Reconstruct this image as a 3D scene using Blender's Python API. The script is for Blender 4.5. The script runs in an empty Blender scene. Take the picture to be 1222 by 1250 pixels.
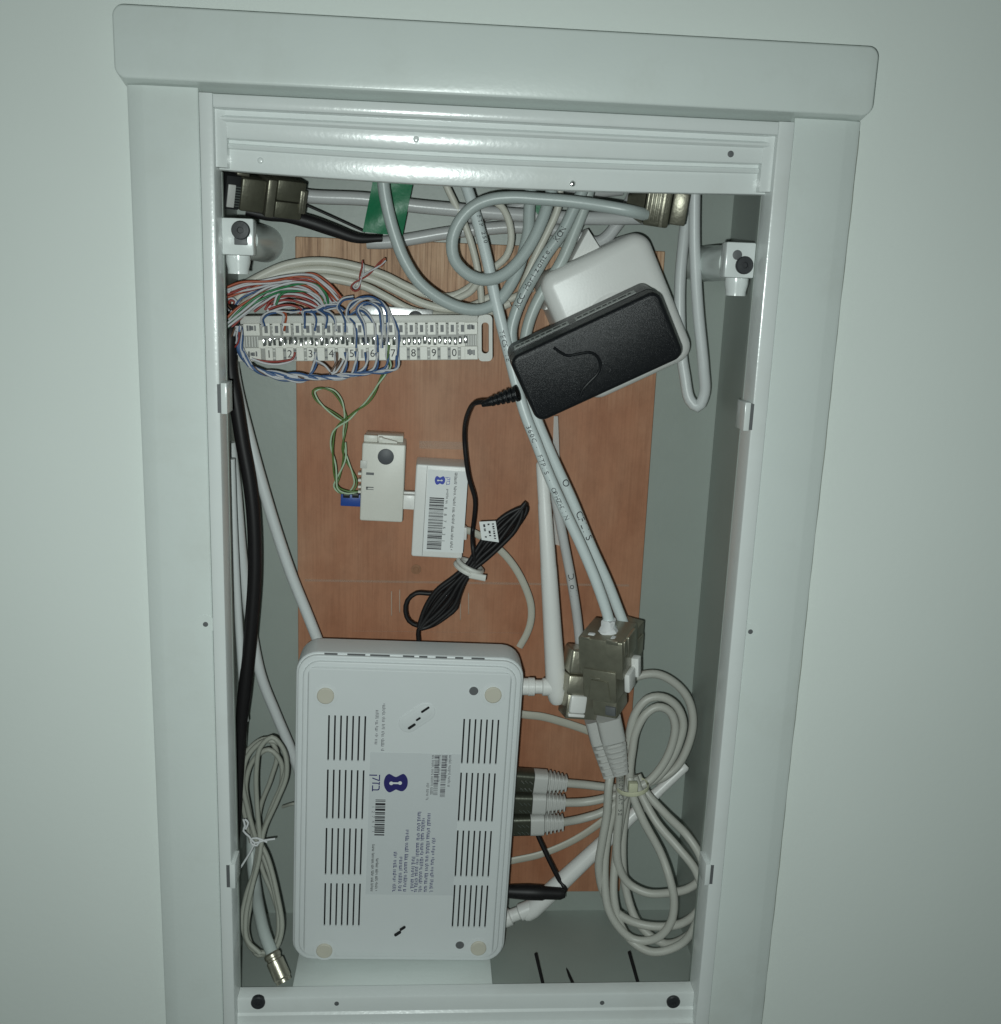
import bpy, bmesh, math, random
from mathutils import Vector, Matrix, Euler
random.seed(7)
SC = bpy.context.scene
COL = SC.collection
R = math.radians
MM = 0.001

# ------------------------------------------------------------------ camera
CAM = Vector((-0.02946704, -0.45472584, -0.07012099))
RT = Vector((0.99704721, -0.0671471, 0.03725755))
DN = Vector((0.02115279, -0.22625675, -0.973838))
FW = Vector((0.07382017, 0.97175056, -0.22416831))
cd = bpy.data.cameras.new('camera'); cam = bpy.data.objects.new('camera', cd); COL.objects.link(cam)
m3 = Matrix((RT, -DN, -FW)).transposed()
cam.matrix_world = Matrix.Translation(CAM) @ m3.to_4x4()
cd.sensor_fit = 'HORIZONTAL'; cd.sensor_width = 36; cd.lens = 36 * 1250 / 1222
cd.clip_start = 0.01; cd.clip_end = 20
SC.camera = cam

# ------------------------------------------------------------------ light: the phone's flash beside the lens, and a dim room
w = bpy.data.worlds.new('World'); SC.world = w; w.use_nodes = True
w.node_tree.nodes['Background'].inputs[0].default_value = (0.78, 1.0, 0.90, 1)
w.node_tree.nodes['Background'].inputs[1].default_value = 0.055
ld = bpy.data.lights.new('flash', 'AREA'); ld.shape = 'DISK'; ld.size = 0.007; ld.energy = 1.44
ld.color = (0.905, 1.0, 0.97)
fl = bpy.data.objects.new('flash', ld); COL.objects.link(fl)
fl.matrix_world = Matrix.Translation(CAM + RT * -0.012 + DN * 0.012 - FW * 0.002) @ (m3 @ Matrix.Rotation(R(-15), 3, 'X')).to_4x4()
SC.view_settings.view_transform = 'Standard'; SC.view_settings.look = 'None'
SC.view_settings.exposure = 0.0; SC.view_settings.gamma = 1.0
SC.cycles.max_bounces = 6

# ------------------------------------------------------------------ helpers
def at(x, y, d):
    """World point that the photograph shows at pixel (x, y), lying d millimetres behind the front of the frame."""
    r = RT * ((x - 611) / 1250) + DN * ((y - 625) / 1250) + FW
    return CAM + r * ((d * MM - CAM.y) / r.y)

def link(name, me, mat, parent=None, loc=None):
    o = bpy.data.objects.new(name, me); COL.objects.link(o)
    if mat is not None:
        for mm in (mat if isinstance(mat, (list, tuple)) else [mat]): me.materials.append(mm)
    if parent: o.parent = parent
    if loc is not None: o.location = loc
    return o

def finish(bm, angle=32):
    bmesh.ops.recalc_face_normals(bm, faces=bm.faces)
    me = bpy.data.meshes.new('mesh'); bm.to_mesh(me); bm.free()
    me.polygons.foreach_set('use_smooth', [True] * len(me.polygons))
    me.set_sharp_from_angle(angle=R(angle))
    return me

def obj(name, bm, mat, parent=None, loc=None, angle=32):
    return link(name, finish(bm, angle), mat, parent, loc)

def tag(o, label=None, cat=None, group=None, kind=None):
    if label: o['label'] = label
    if cat: o['category'] = cat
    if group: o['group'] = group
    if kind: o['kind'] = kind
    return o

def thing(name, label, cat, loc=(0, 0, 0), rot=(0, 0, 0), group=None):
    o = bpy.data.objects.new(name, None); COL.objects.link(o); o.empty_display_size = 0.01
    o.location = loc; o.rotation_euler = [R(a) for a in rot]
    return tag(o, label, cat, group)

def mat_of(o):
    return Matrix.LocRotScale(o.location, o.rotation_euler, None)

def on_plane(o, x, y, ly=0.0):
    """Local (x, z) in metres where pixel (x, y) meets the plane local y = ly of thing o."""
    M = mat_of(o).inverted(); a = M @ CAM; b = M @ at(x, y, 50)
    t = (ly - a.y) / (b.y - a.y); p = a + (b - a) * t
    return p.x, p.z

def box(bm, x0, x1, y0, y1, z0, z1, bev=0.0, seg=2, M=None):
    b = bmesh.new(); bmesh.ops.create_cube(b, size=1)
    for v in b.verts:
        v.co = Vector(((x0 + x1) / 2 + v.co.x * (x1 - x0), (y0 + y1) / 2 + v.co.y * (y1 - y0), (z0 + z1) / 2 + v.co.z * (z1 - z0)))
    if bev > 0: bmesh.ops.bevel(b, geom=b.edges[:], offset=bev, segments=seg, profile=.5, affect='EDGES')
    merge(bm, b, M); return bm

def merge(bm, b, M=None):
    if M is not None: b.transform(M)
    me = bpy.data.meshes.new('tmp'); b.to_mesh(me); b.free(); bm.from_mesh(me); bpy.data.meshes.remove(me)

def B(*a, **k): return box(bmesh.new(), *a, **k)

def rrect(w, h, r, n=6):
    pts = []
    r = max(r, 1e-6)
    for cx, cz, a0 in ((w/2-r, h/2-r, 0), (-w/2+r, h/2-r, 90), (-w/2+r, -h/2+r, 180), (w/2-r, -h/2+r, 270)):
        for i in range(n + 1):
            a = R(a0 + 90 * i / n); pts.append((cx + r * math.cos(a), cz + r * math.sin(a)))
    return pts

def loft(bm, rings, cap0=True, cap1=True, closed=True):
    vs = [[bm.verts.new(p) for p in ring] for ring in rings]
    n = len(rings[0])
    for a, b in zip(vs, vs[1:]):
        for i in range(n if closed else n - 1):
            j = (i + 1) % n; bm.faces.new((a[i], a[j], b[j], b[i]))
    if cap0: bm.faces.new(vs[0][::-1])
    if cap1: bm.faces.new(vs[-1])
    return bm

def rprism(w, h, r, y0, y1, bev=0.0, cx=0, cz=0, bm=None, back=0.0, n=6):
    """Rounded plate in the local x-z plane, front at y0 with a rounded rim, back at y1."""
    b = bmesh.new(); rings = []
    def ring(y, ins):
        return [(cx + px, y, cz + pz) for px, pz in rrect(w - 2*ins, h - 2*ins, max(r - ins, 1e-5), n)]
    if bev > 0:
        for a in (0, 30, 60, 90):
            rings.append(ring(y0 + bev * (1 - math.sin(R(a))), bev * (1 - math.cos(R(a)))) if False else ring(y0 + bev * (1 - math.cos(R(a))), bev * (1 - math.sin(R(a)))))
    else: rings.append(ring(y0, 0))
    if back > 0: rings.append(ring(y1 - back, 0)); rings.append(ring(y1, back))
    else: rings.append(ring(y1, 0))
    loft(b, rings)
    if bm is None: return b
    merge(bm, b); return bm

def cyl(bm, p0, p1, r0, r1=None, n=20, bev=0.0):
    r1 = r0 if r1 is None else r1
    p0, p1 = Vector(p0), Vector(p1); t = (p1 - p0); L = t.length; t.normalize()
    u = t.orthogonal().normalized(); v = t.cross(u); rings = []
    prof = [(0, r0), (L, r1)] if bev <= 0 else [(0, r0 - bev), (bev, r0), (L - bev, r1), (L, r1 - bev)]
    for s, rr in prof:
        rings.append([p0 + t * s + (u * math.cos(2*math.pi*i/n) + v * math.sin(2*math.pi*i/n)) * rr for i in range(n)])
    b = bmesh.new(); loft(b, rings); merge(bm, b); return bm

def lathe(bm, p0, axis, prof, n=18):
    t = Vector(axis).normalized(); u = t.orthogonal().normalized(); v = t.cross(u); p0 = Vector(p0)
    b = bmesh.new()
    loft(b, [[p0 + t * s + (u * math.cos(2*math.pi*i/n) + v * math.sin(2*math.pi*i/n)) * rr for i in range(n)] for s, rr in prof])
    merge(bm, b); return bm

def P(pts, d=50):
    """Path of world points read off the photograph; a third number in a point is its own depth in mm."""
    out, known = [], [(i, p[2]) for i, p in enumerate(pts) if len(p) > 2]
    for i, p in enumerate(pts):
        if not known: dd = d
        else:
            lo = [k for k in known if k[0] <= i]; hi = [k for k in known if k[0] >= i]
            a = lo[-1] if lo else hi[0]; b = hi[0] if hi else lo[-1]
            dd = a[1] if a[0] == b[0] else a[1] + (b[1] - a[1]) * (i - a[0]) / (b[0] - a[0])
        out.append(at(p[0], p[1], dd))
    return out

def spline(pts, step=0.0022):
    pts = [Vector(p) for p in pts]
    if len(pts) == 2: return [pts[0].lerp(pts[1], i / 4) for i in range(5)]
    out = []; n = len(pts)
    for i in range(n - 1):
        p0 = pts[i-1] if i > 0 else pts[0] * 2 - pts[1]
        p1, p2 = pts[i], pts[i+1]
        p3 = pts[i+2] if i + 2 < n else pts[-1] * 2 - pts[-2]
        k = max(2, int((p2 - p1).length / step))
        a = .5
        t1 = max((p1-p0).length, 1e-6) ** a; t2 = max((p2-p1).length, 1e-6) ** a; t3 = max((p3-p2).length, 1e-6) ** a
        m1 = ((p1-p0)/t1 - (p2-p0)/(t1+t2) + (p2-p1)/t2) * t2
        m2 = ((p2-p1)/t2 - (p3-p1)/(t2+t3) + (p3-p2)/t3) * t2
        for j in range(k):
            t = j / k
            out.append(p1*(2*t**3-3*t**2+1) + m1*(t**3-2*t**2+t) + p2*(-2*t**3+3*t**2) + m2*(t**3-t**2))
    out.append(pts[-1]); return out

def frames(path):
    T = [(path[min(i+1, len(path)-1)] - path[max(i-1, 0)]).normalized() for i in range(len(path))]
    N = []
    n = (Vector((0, -1, 0)) - T[0] * T[0].dot(Vector((0, -1, 0))))
    n = n.normalized() if n.length > .05 else T[0].orthogonal().normalized()
    for t in T:
        n = (n - t * t.dot(n)).normalized(); N.append(n)
    return T, N

def tube(bm, path, r, n=10, thin=1.0, caps=True, origin=None):
    """Sweep along a dense path; r may be a function of 0..1; thin squeezes it towards a flat ribbon (depth / width)."""
    T, N = frames(path); o = origin or Vector(); rings = []
    L = len(path) - 1
    for i, (p, t, nn) in enumerate(zip(path, T, N)):
        b = t.cross(nn); rr = r(i / L) if callable(r) else r
        if thin != 1.0:   # a flat cable keeps its broad face to the front
            nf = Vector((0, -1, 0)) - t * t.y * -1
            if nf.length > .2: nn = nf.normalized(); b = t.cross(nn)
        rings.append([p - o + (nn * math.cos(2*math.pi*k/n) * thin + b * math.sin(2*math.pi*k/n)) * rr for k in range(n)])
    b_ = bmesh.new(); loft(b_, rings, caps, caps); merge(bm, b_); return bm

# ------------------------------------------------------------------ materials
def mat(name, col, rough=.4, metal=0.0, var=.05, scale=120, bump=.02, bscale=900, spec=.5, dirt=0.0, dirtcol=(.25, .22, .15), stretch=None, alpha=None, trans=0.0, coat=0.0):
    m = bpy.data.materials.new(name); m.use_nodes = True; nt = m.node_tree; nd = nt.nodes; ln = nt.links
    bs = nd['Principled BSDF']
    bs.inputs['Roughness'].default_value = rough; bs.inputs['Metallic'].default_value = metal
    bs.inputs['Specular IOR Level'].default_value = spec
    bs.inputs['Coat Weight'].default_value = coat; bs.inputs['Coat Roughness'].default_value = .15
    bs.inputs['Transmission Weight'].default_value = trans
    tc = nd.new('ShaderNodeTexCoord'); mp = nd.new('ShaderNodeMapping'); ln.new(tc.outputs['Object'], mp.inputs[0])
    if stretch: mp.inputs['Scale'].default_value = stretch
    n1 = nd.new('ShaderNodeTexNoise'); n1.inputs['Scale'].default_value = scale; n1.inputs['Detail'].default_value = 4
    ln.new(mp.outputs[0], n1.inputs['Vector'])
    mx = nd.new('ShaderNodeMix'); mx.data_type = 'RGBA'
    mx.inputs[6].default_value = (*[c * (1 - var) for c in col], 1); mx.inputs[7].default_value = (*[min(1, c * (1 + var)) for c in col], 1)
    ln.new(n1.outputs[0], mx.inputs[0]); out = mx.outputs[2]
    if dirt > 0:
        n3 = nd.new('ShaderNodeTexNoise'); n3.inputs['Scale'].default_value = scale * .33; n3.inputs['Detail'].default_value = 7; n3.inputs['Roughness'].default_value = .65
        ln.new(mp.outputs[0], n3.inputs['Vector'])
        cr = nd.new('ShaderNodeValToRGB'); cr.color_ramp.elements[0].position = .52; cr.color_ramp.elements[1].position = .78
        cr.color_ramp.elements[1].color = (dirt, dirt, dirt, 1); ln.new(n3.outputs[0], cr.inputs[0])
        m2 = nd.new('ShaderNodeMix'); m2.data_type = 'RGBA'; ln.new(cr.outputs[0], m2.inputs[0]); ln.new(out, m2.inputs[6])
        m2.inputs[7].default_value = (*dirtcol, 1); out = m2.outputs[2]
    ln.new(out, bs.inputs['Base Color'])
    if bump > 0:
        n2 = nd.new('ShaderNodeTexNoise'); n2.inputs['Scale'].default_value = bscale; n2.inputs['Detail'].default_value = 3
        ln.new(mp.outputs[0], n2.inputs['Vector'])
        bp = nd.new('ShaderNodeBump'); bp.inputs['Strength'].default_value = bump * 10; bp.inputs['Distance'].default_value = .0002
        ln.new(n2.outputs[0], bp.inputs['Height']); ln.new(bp.outputs[0], bs.inputs['Normal'])
    if alpha is not None: bs.inputs['Alpha'].default_value = alpha
    return m

def wood_mat():
    m = bpy.data.materials.new('plywood'); m.use_nodes = True; nt = m.node_tree; nd = nt.nodes; ln = nt.links
    bs = nd['Principled BSDF']; bs.inputs['Roughness'].default_value = .55; bs.inputs['Specular IOR Level'].default_value = .3
    tc = nd.new('ShaderNodeTexCoord')
    def noise(sc, scale, det=5, rough=.6):
        mp = nd.new('ShaderNodeMapping'); mp.inputs['Scale'].default_value = sc; ln.new(tc.outputs['Object'], mp.inputs[0])
        n = nd.new('ShaderNodeTexNoise'); n.inputs['Scale'].default_value = scale; n.inputs['Detail'].default_value = det; n.inputs['Roughness'].default_value = rough
        ln.new(mp.outputs[0], n.inputs['Vector']); return n
    def ramp(src, e):
        c = nd.new('ShaderNodeValToRGB'); c.color_ramp.elements[0].position = e[0][0]; c.color_ramp.elements[0].color = (*e[0][1], 1)
        c.color_ramp.elements[1].position = e[-1][0]; c.color_ramp.elements[1].color = (*e[-1][1], 1)
        for p, col in e[1:-1]:
            x = c.color_ramp.elements.new(p); x.color = (*col, 1)
        ln.new(src, c.inputs[0]); return c
    def mix(f, a, b, mode='MIX'):
        x = nd.new('ShaderNodeMix'); x.data_type = 'RGBA'; x.blend_type = mode
        if isinstance(f, (int, float)): x.inputs[0].default_value = f
        else: ln.new(f, x.inputs[0])
        for s, k in ((a, 6), (b, 7)):
            if isinstance(s, tuple): x.inputs[k].default_value = (*s, 1)
            else: ln.new(s, x.inputs[k])
        return x.outputs[2]
    big = noise((1, 1, .45), 22, 3)
    base = ramp(big.outputs[0], [(.3, (.40, .168, .090)), (.5, (.445, .212, .122)), (.7, (.49, .265, .165))])
    fine = noise((1, 1, .03), 900, 4, .7)
    streak = ramp(fine.outputs[0], [(.38, (.50, .45, .42)), (.55, (1, 1, 1))])
    c = mix(.17, base.outputs[0], streak.outputs[0], 'MULTIPLY')
    # bare rougher veneer band along the top of the sheet
    pores = noise((1, 1, .02), 420, 6, .8)
    pr = ramp(pores.outputs[0], [(.40, (.30, .17, .10)), (.50, (.55, .34, .21)), (.62, (.66, .45, .30))])
    sx = nd.new('ShaderNodeSeparateXYZ'); ln.new(tc.outputs['Object'], sx.inputs[0])
    wob = noise((1, 1, 1), 30, 3)
    ad = nd.new('ShaderNodeMath'); ad.operation = 'MULTIPLY_ADD'; ln.new(wob.outputs[0], ad.inputs[0]); ad.inputs[1].default_value = .03; ln.new(sx.outputs[2], ad.inputs[2])
    mr = nd.new('ShaderNodeMapRange'); mr.inputs[1].default_value = .118; mr.inputs[2].default_value = .185; ln.new(ad.outputs[0], mr.inputs[0])
    c = mix(mr.outputs[0], c, pr.outputs[0])
    blot = noise((1, 1, .6), 55, 6, .7)
    br = ramp(blot.outputs[0], [(.42, (1, 1, 1)), (.72, (.74, .70, .68))])
    c = mix(.8, c, br.outputs[0], 'MULTIPLY')
    ln.new(c, bs.inputs['Base Color'])
    bp = nd.new('ShaderNodeBump'); bp.inputs['Strength'].default_value = .25; bp.inputs['Distance'].default_value = .0002
    ln.new(fine.outputs[0], bp.inputs['Height']); ln.new(bp.outputs[0], bs.inputs['Normal'])
    return m

M_wall = mat('wall_paint', (.83, .88, .845), .85, var=.03, scale=9, bump=.03, bscale=260, spec=.2)
M_frame = mat('frame_plastic', (.755, .81, .785), .28, var=.03, scale=40, bump=.025, bscale=500, dirt=.30, dirtcol=(.52, .52, .46))
M_rim = mat('rim_plastic', (.77, .805, .795), .21, var=.03, scale=60, bump=.025, bscale=520, dirt=.14, dirtcol=(.4, .37, .3), spec=.5)
M_fill = mat('wall_filler', (.74, .76, .68), .8, var=.08, scale=90, dirt=.5, dirtcol=(.50, .46, .33))
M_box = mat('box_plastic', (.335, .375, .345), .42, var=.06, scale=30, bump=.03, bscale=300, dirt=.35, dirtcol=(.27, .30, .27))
M_white = mat('white_plastic', (.78, .78, .76), .35, var=.02, scale=60, bump=.02)
M_router = mat('router_plastic', (.725, .755, .76), .40, var=.02, scale=50, bump=.02, bscale=2500)
M_block = mat('block_plastic', (.62, .62, .58), .45, var=.04, scale=200)
M_ivory = mat('ivory_plastic', (.72, .71, .65), .4, var=.03, scale=100, dirt=.1)
M_foot = mat('foot_rubber', (.60, .57, .48), .6)
M_black = mat('black_plastic', (.008, .009, .011), .30, var=.3, scale=600, bump=.075, bscale=3200, spec=.42)
M_blackg = mat('black_gloss', (.010, .011, .013), .25, var=.2, bump=.01)
M_cord = mat('black_cord', (.011, .010, .011), .48, bump=.01, spec=.35)
M_hole = mat('dark_void', (.008, .009, .010), .8, bump=0)
M_screw = mat('black_screw', (.03, .032, .036), .45, var=.2, scale=900)
M_grey = mat('grey_jacket', (.47, .52, .50), .38, var=.05, scale=90, bump=.02, dirt=.12)
M_blueg = mat('cool_grey_jacket', (.45, .505, .495), .36, var=.05, scale=90, bump=.02, dirt=.10)
M_beige = mat('beige_jacket', (.62, .61, .54), .42, var=.05, scale=90, bump=.02, dirt=.10)
M_patch = mat('patch_jacket', (.50, .50, .455), .42, var=.04, scale=100, dirt=.08)
M_lilac = mat('grey_pipe', (.53, .54, .54), .3, var=.05, scale=70, dirt=.15)
M_pale = mat('pale_cable', (.64, .70, .70), .36, var=.04, scale=80, dirt=.08)
M_duct = mat('white_tube', (.66, .69, .69), .38, var=.03, scale=60, dirt=.08)
M_boot = mat('boot_plastic', (.54, .54, .52), .45, var=.03)
M_flat = mat('flat_cord_grey', (.50, .49, .42), .42, var=.05)
M_old = mat('old_grey_cord', (.37, .38, .33), .5, var=.08)
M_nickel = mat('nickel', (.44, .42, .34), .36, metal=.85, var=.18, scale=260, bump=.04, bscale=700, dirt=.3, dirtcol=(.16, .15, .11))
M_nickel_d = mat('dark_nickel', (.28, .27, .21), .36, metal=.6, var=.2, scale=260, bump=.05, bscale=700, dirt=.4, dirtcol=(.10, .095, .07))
M_chrome = mat('contact_metal', (.85, .85, .84), .16, metal=1.0, bump=.02)
M_steel = mat('bracket_steel', (.9, .9, .9), .30, metal=1.0, bump=.01)
M_green = mat('green_tape', (.012, .17, .075), .4, var=.15, scale=150, bump=.06, bscale=500)
M_wg = mat('wire_green', (.03, .20, .075), .42); M_wo = mat('wire_orange', (.40, .085, .035), .45); M_wr = mat('wire_red', (.30, .040, .030), .45)
M_wb = mat('wire_blue', (.045, .105, .25), .45); M_ww = mat('wire_white', (.56, .56, .58), .45); M_wbr = mat('wire_brown', (.13, .075, .05), .45)
M_wol = mat('wire_olive', (.10, .19, .045), .42); M_wpale = mat('wire_pale_green', (.46, .60, .42), .42)
M_blue = mat('blue_terminal', (.02, .07, .32), .4)
M_ink = mat('black_ink', (.02, .02, .025), .6, bump=0); M_inkb = mat('blue_ink', (.025, .022, .15), .55, bump=0); M_inkbb = mat('bright_blue_ink', (.03, .06, .42), .5, bump=0)
M_inkg = mat('grey_ink', (.16, .16, .18), .6, bump=0)
M_paper = mat('label_paper', (.65, .68, .69), .5, var=.02); M_paperw = mat('white_label', (.80, .82, .82), .45, var=.02)
M_tie = mat('cable_tie_nylon', (.68, .68, .64), .4); M_tiey = mat('aged_tie_nylon', (.58, .58, .42), .4)
M_string = mat('string', (.72, .73, .74), .7)
M_clear = mat('clear_film', (.85, .87, .86), .15, alpha=.35, bump=.05)
M_strip = mat('strip_label', (.50, .52, .50), .5, var=.1, scale=700)
M_dgrey = mat('grey_cap', (.085, .09, .10), .5)
M_slot = mat('slot_grey', (.13, .135, .14), .5)
M_nunlit = mat('unlit_nickel', (.115, .112, .082), .40, metal=.5, var=.25, scale=260, bump=.05, bscale=700, dirt=.4, dirtcol=(.06, .057, .042)); M_nmid = mat('dull_nickel', (.22, .21, .165), .36, metal=.7, var=.2, scale=260, bump=.04, bscale=700)  # dark copy of nickel: jack faces turned from the flash, put into colour
M_chan = mat('channel_plastic', (.30, .30, .28), .45, var=.1, scale=300); M_shield = mat('plug_shield', (.075, .08, .06), .35, metal=.5, var=.2, scale=400)
M_wood = wood_mat(); M_glint = mat('glint_wire', (.50, .40, .32), .45)  # staple wire: pale matte colour stands in for its glint
M_woodedge = mat('plywood_edge', (.30, .15, .08), .7, var=.3, scale=500)

# ------------------------------------------------------------------ lettering
_dg = bpy.context.evaluated_depsgraph_get
def text_mesh(s, size, align='LEFT'):
    c = bpy.data.curves.new('letters', 'FONT'); c.body = s; c.size = size; c.align_x = align; c.align_y = 'CENTER'; c.resolution_u = 3
    o = bpy.data.objects.new('letters', c); COL.objects.link(o)
    dg = _dg(); dg.update(); me = bpy.data.meshes.new_from_object(o.evaluated_get(dg))
    bpy.data.objects.remove(o); bpy.data.curves.remove(c); return me

def flat_text(s, size, x, z, y, ang, mat_, parent, align='LEFT', name='lettering', sx=1.0):
    """Letters lying on a local x-z surface facing -y; ang turns them counter-clockwise in degrees."""
    me = text_mesh(s, size, align)
    me.transform(Matrix.Diagonal((sx, 1, 1, 1)))
    me.transform(Matrix.Translation((x, y, z)) @ Matrix.Rotation(-R(ang), 4, 'Y') @ Matrix.Rotation(R(90), 4, 'X'))
    return link(name, me, mat_, parent)

_glyph = {}
def cable_print(s, path, r, s0, size, mat_, parent, roll=0.0, name='cable_print', flip=False, space=.66, origin=None):
    """Print that follows a cable, wrapped round its jacket on the side facing the room."""
    if flip: path = path[::-1]
    acc = [0]
    for a, b in zip(path, path[1:]): acc.append(acc[-1] + (b - a).length)
    bm = bmesh.new(); pos = s0 * acc[-1]
    T, _ = frames(path)
    def sample(d):
        i = 0
        while i < len(acc) - 2 and acc[i+1] < d: i += 1
        f = max(0, min(1, (d - acc[i]) / max(acc[i+1] - acc[i], 1e-9)))
        return path[i].lerp(path[i+1], f), T[i].lerp(T[i+1], f).normalized()
    for ch in s:
        if ch != ' ':
            if ch not in _glyph:
                me = text_mesh(ch, 1.0); _glyph[ch] = ([v.co.copy() for v in me.vertices], [list(p.vertices) for p in me.polygons])
            vs, fs = _glyph[ch]; nv = []
            for v in vs:
                p, t = sample(pos + v.x * size)
                n = (CAM - p); n = (n - t * t.dot(n)).normalized(); up = n.cross(t)
                a = v.y * size / r + roll
                nv.append(bm.verts.new(p + (n * math.cos(a) + up * math.sin(a)) * (r * 1.035) - (origin or Vector())))
            for f in fs:
                try: bm.faces.new([nv[k] for k in f])
                except ValueError: pass
        pos += size * space
        if pos > acc[-1]: break
    me = bpy.data.meshes.new('print'); bm.to_mesh(me); bm.free()
    return link(name, me, mat_, parent)

def marks(bm, x0, x1, z0, z1, y):
    vs = [bm.verts.new(p) for p in ((x0, y, z0), (x1, y, z0), (x1, y, z1), (x0, y, z1))]; bm.faces.new(vs)

def micro_line(bm, x, z0, z1, h, y, rnd):
    """A line of print too small to read, running down from z1 to z0 (letters turned to the right): ink strokes only."""
    z = z1
    while z > z0:
        L = rnd.uniform(2, 7) * h * .62
        e = max(z0, z - L)
        while z > e:
            k = h * .20
            a = rnd.random()
            marks(bm, x - h*.5*(1 if a < .6 else .55), x + h*.5*(1 if rnd.random() < .3 else .6), z - k, z, y)
            if rnd.random() < .6: marks(bm, x - h*.5, x - h*.3, z - k*2.2, z - k, y)
            z -= h * .5
        z -= h * .5

# ================================================================== STRUCTURE: wall
bm = bmesh.new()
WY = 8 * MM
xs = [-1.2, -.135, .134, 1.2]; zs = [-1.4, -.462, -.004, 1.0]
vv = [[bm.verts.new((x, WY, z)) for x in xs] for z in zs]
for i in range(3):
    for j in range(3):
        if not (i == 1 and j == 1): bm.faces.new((vv[i][j], vv[i][j+1], vv[i+1][j+1], vv[i+1][j]))
tag(obj('wall', bm, M_wall), kind='structure')

# ================================================================== cabinet
cab = thing('wall_cabinet', 'open white plastic cabinet frame recessed in the wall with its door off', 'cabinet', (0, 0, -.47))
CZ = .47
def cpart(name, bm, m, angle=32, kind=None):
    bm.transform(Matrix.Translation((0, 0, CZ))); o = obj(name, bm, m, cab, angle=angle)
    if kind: o['kind'] = kind
    return o
# header plate
bm = rprism(.3140, .0305, .0045, -5*MM, WY + .0005, .0010, cx=-.0005, cz=.0142)
for v in bm.verts:
    if v.co.z < .0035 and v.co.y < -.003: v.co.z += .0030
    if v.co.z < .0025 and v.co.y > -.003: v.co.y = v.co.y
cpart('header_panel', bm, M_frame)
def column(prof, z0, z1, nseg=10):
    b = bmesh.new(); rings = []
    for i in range(nseg + 1):
        z = z0 + (z1 - z0) * i / nseg
        rings.append([(x * MM, y * MM, z) for x, y in prof])
    return loft(b, rings)
cpart('side_panel', column([(-155, 8.5), (-155, 4.0), (-154.6, 2.0), (-153.5, 1.2), (-148.5, .35), (-147.5, 0), (-126.2, 0), (-125.7, .5), (-125.6, 8.5)], -.52, .0004), M_frame)
cpart('side_panel', column([(154.8, 8.5), (154.8, 4.4), (154.2, 1.9), (152.6, 1.2), (148.0, .4), (147.0, 0), (125.4, 0), (124.9, .5), (124.8, 8.5)], -.52, .0004), M_frame)
# bead of old filler along the right edge of the frame
b_ = bmesh.new(); rings = []
for i in range(70):
    z = -.003 - .50 * i / 69; k = 1 + .05 * math.sin(i * 1.7) + .06 * math.sin(i * .41)
    rings.append([(.1549 + .0010 * k * math.cos(a), .0079 - .0042 * k * math.sin(a), z) for a in [math.pi * j / 6 for j in range(7)]])
loft(b_, rings); cpart('filler_bead', b_, M_fill)
# rim round the opening
def rim(s, xo, xi):
    a, b = xo, xi
    return column([(a, 13), (a, -1.2), (a - s*.25, -1.75), (a - s*.9, -2.0), (b + s*1.1, -2.0), (b + s*.3, -1.7), (b, -1.0), (b, 13)], -.52, -.0016)
cpart('rim_post', rim(-1, -125.2, -119.4), M_rim)
cpart('rim_post', rim(1, 124.4, 117.3), M_rim)
# stepped top bar: profile in (y, z), sagging a little at mid span
def sag(x): 
    t = (x + .1194) / .2367
    return (math.sin(math.pi * min(1, max(0, t)) ** .9) * 2.2 + t * .2) * MM
def bar(prof, x0, x1, n=28):
    b = bmesh.new(); rings = []
    for i in range(n + 1):
        x = x0 + (x1 - x0) * i / n
        rings.append([(x, y * MM, z * MM - sag(x) * max(0, min(1, (-z - 8) / 20))) for y, z in prof])
    return loft(b, rings)
cpart('rim_top', bar([(12, -1.6), (-1.2, -1.6), (-1.75, -1.9), (-2, -2.4), (-2, -6.0), (-1.6, -6.8), (-.8, -7.1), (12, -7.1)], -.1193, .1172), M_rim)
cpart('top_bar', bar([(12.5, -7.2), (3.0, -7.2), (3.0, -9.2), (2.2, -9.6), (1.6, -10.2), (1.6, -11.0), (2.4, -11.6), (3.4, -11.9), (3.4, -17.2), (3.9, -18.0), (7.4, -18.4), (7.4, -19.6), (6.2, -20.0), (5.8, -20.8), (6.4, -21.6), (7.6, -22.0), (7.6, -29.6), (7.9, -30.3), (8.6, -30.6), (12.5, -30.6)], -.1193, .1172), M_rim)
# rounded corner fillets where the bar meets the posts
for s, x in ((-1, -.1193), (1, .1172)):
    cpart('corner_fillet', column([(x/MM, 12), (x/MM, 1.0), (x/MM - s*1.2, 1.2), (x/MM - s*2.6, 2.2), (x/MM - s*4.2, 3.1), (x/MM - s*4.6, 12)], -.0300, -.0072, 2), M_rim)
# bottom rail
bm = bmesh.new()
prof = [(13, -433.0), (5.6, -433.0), (4.9, -433.4), (4.6, -434.2), (4.6, -441.5), (3.6, -442.6), (3.4, -448), (1.0, -449), (1.0, -520), (13, -520)]
loft(bm, [[(x, y*MM, z*MM) for y, z in prof] for x in (-.1193, 0, .1172)])
cpart('bottom_rail', bm, M_rim)
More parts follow.
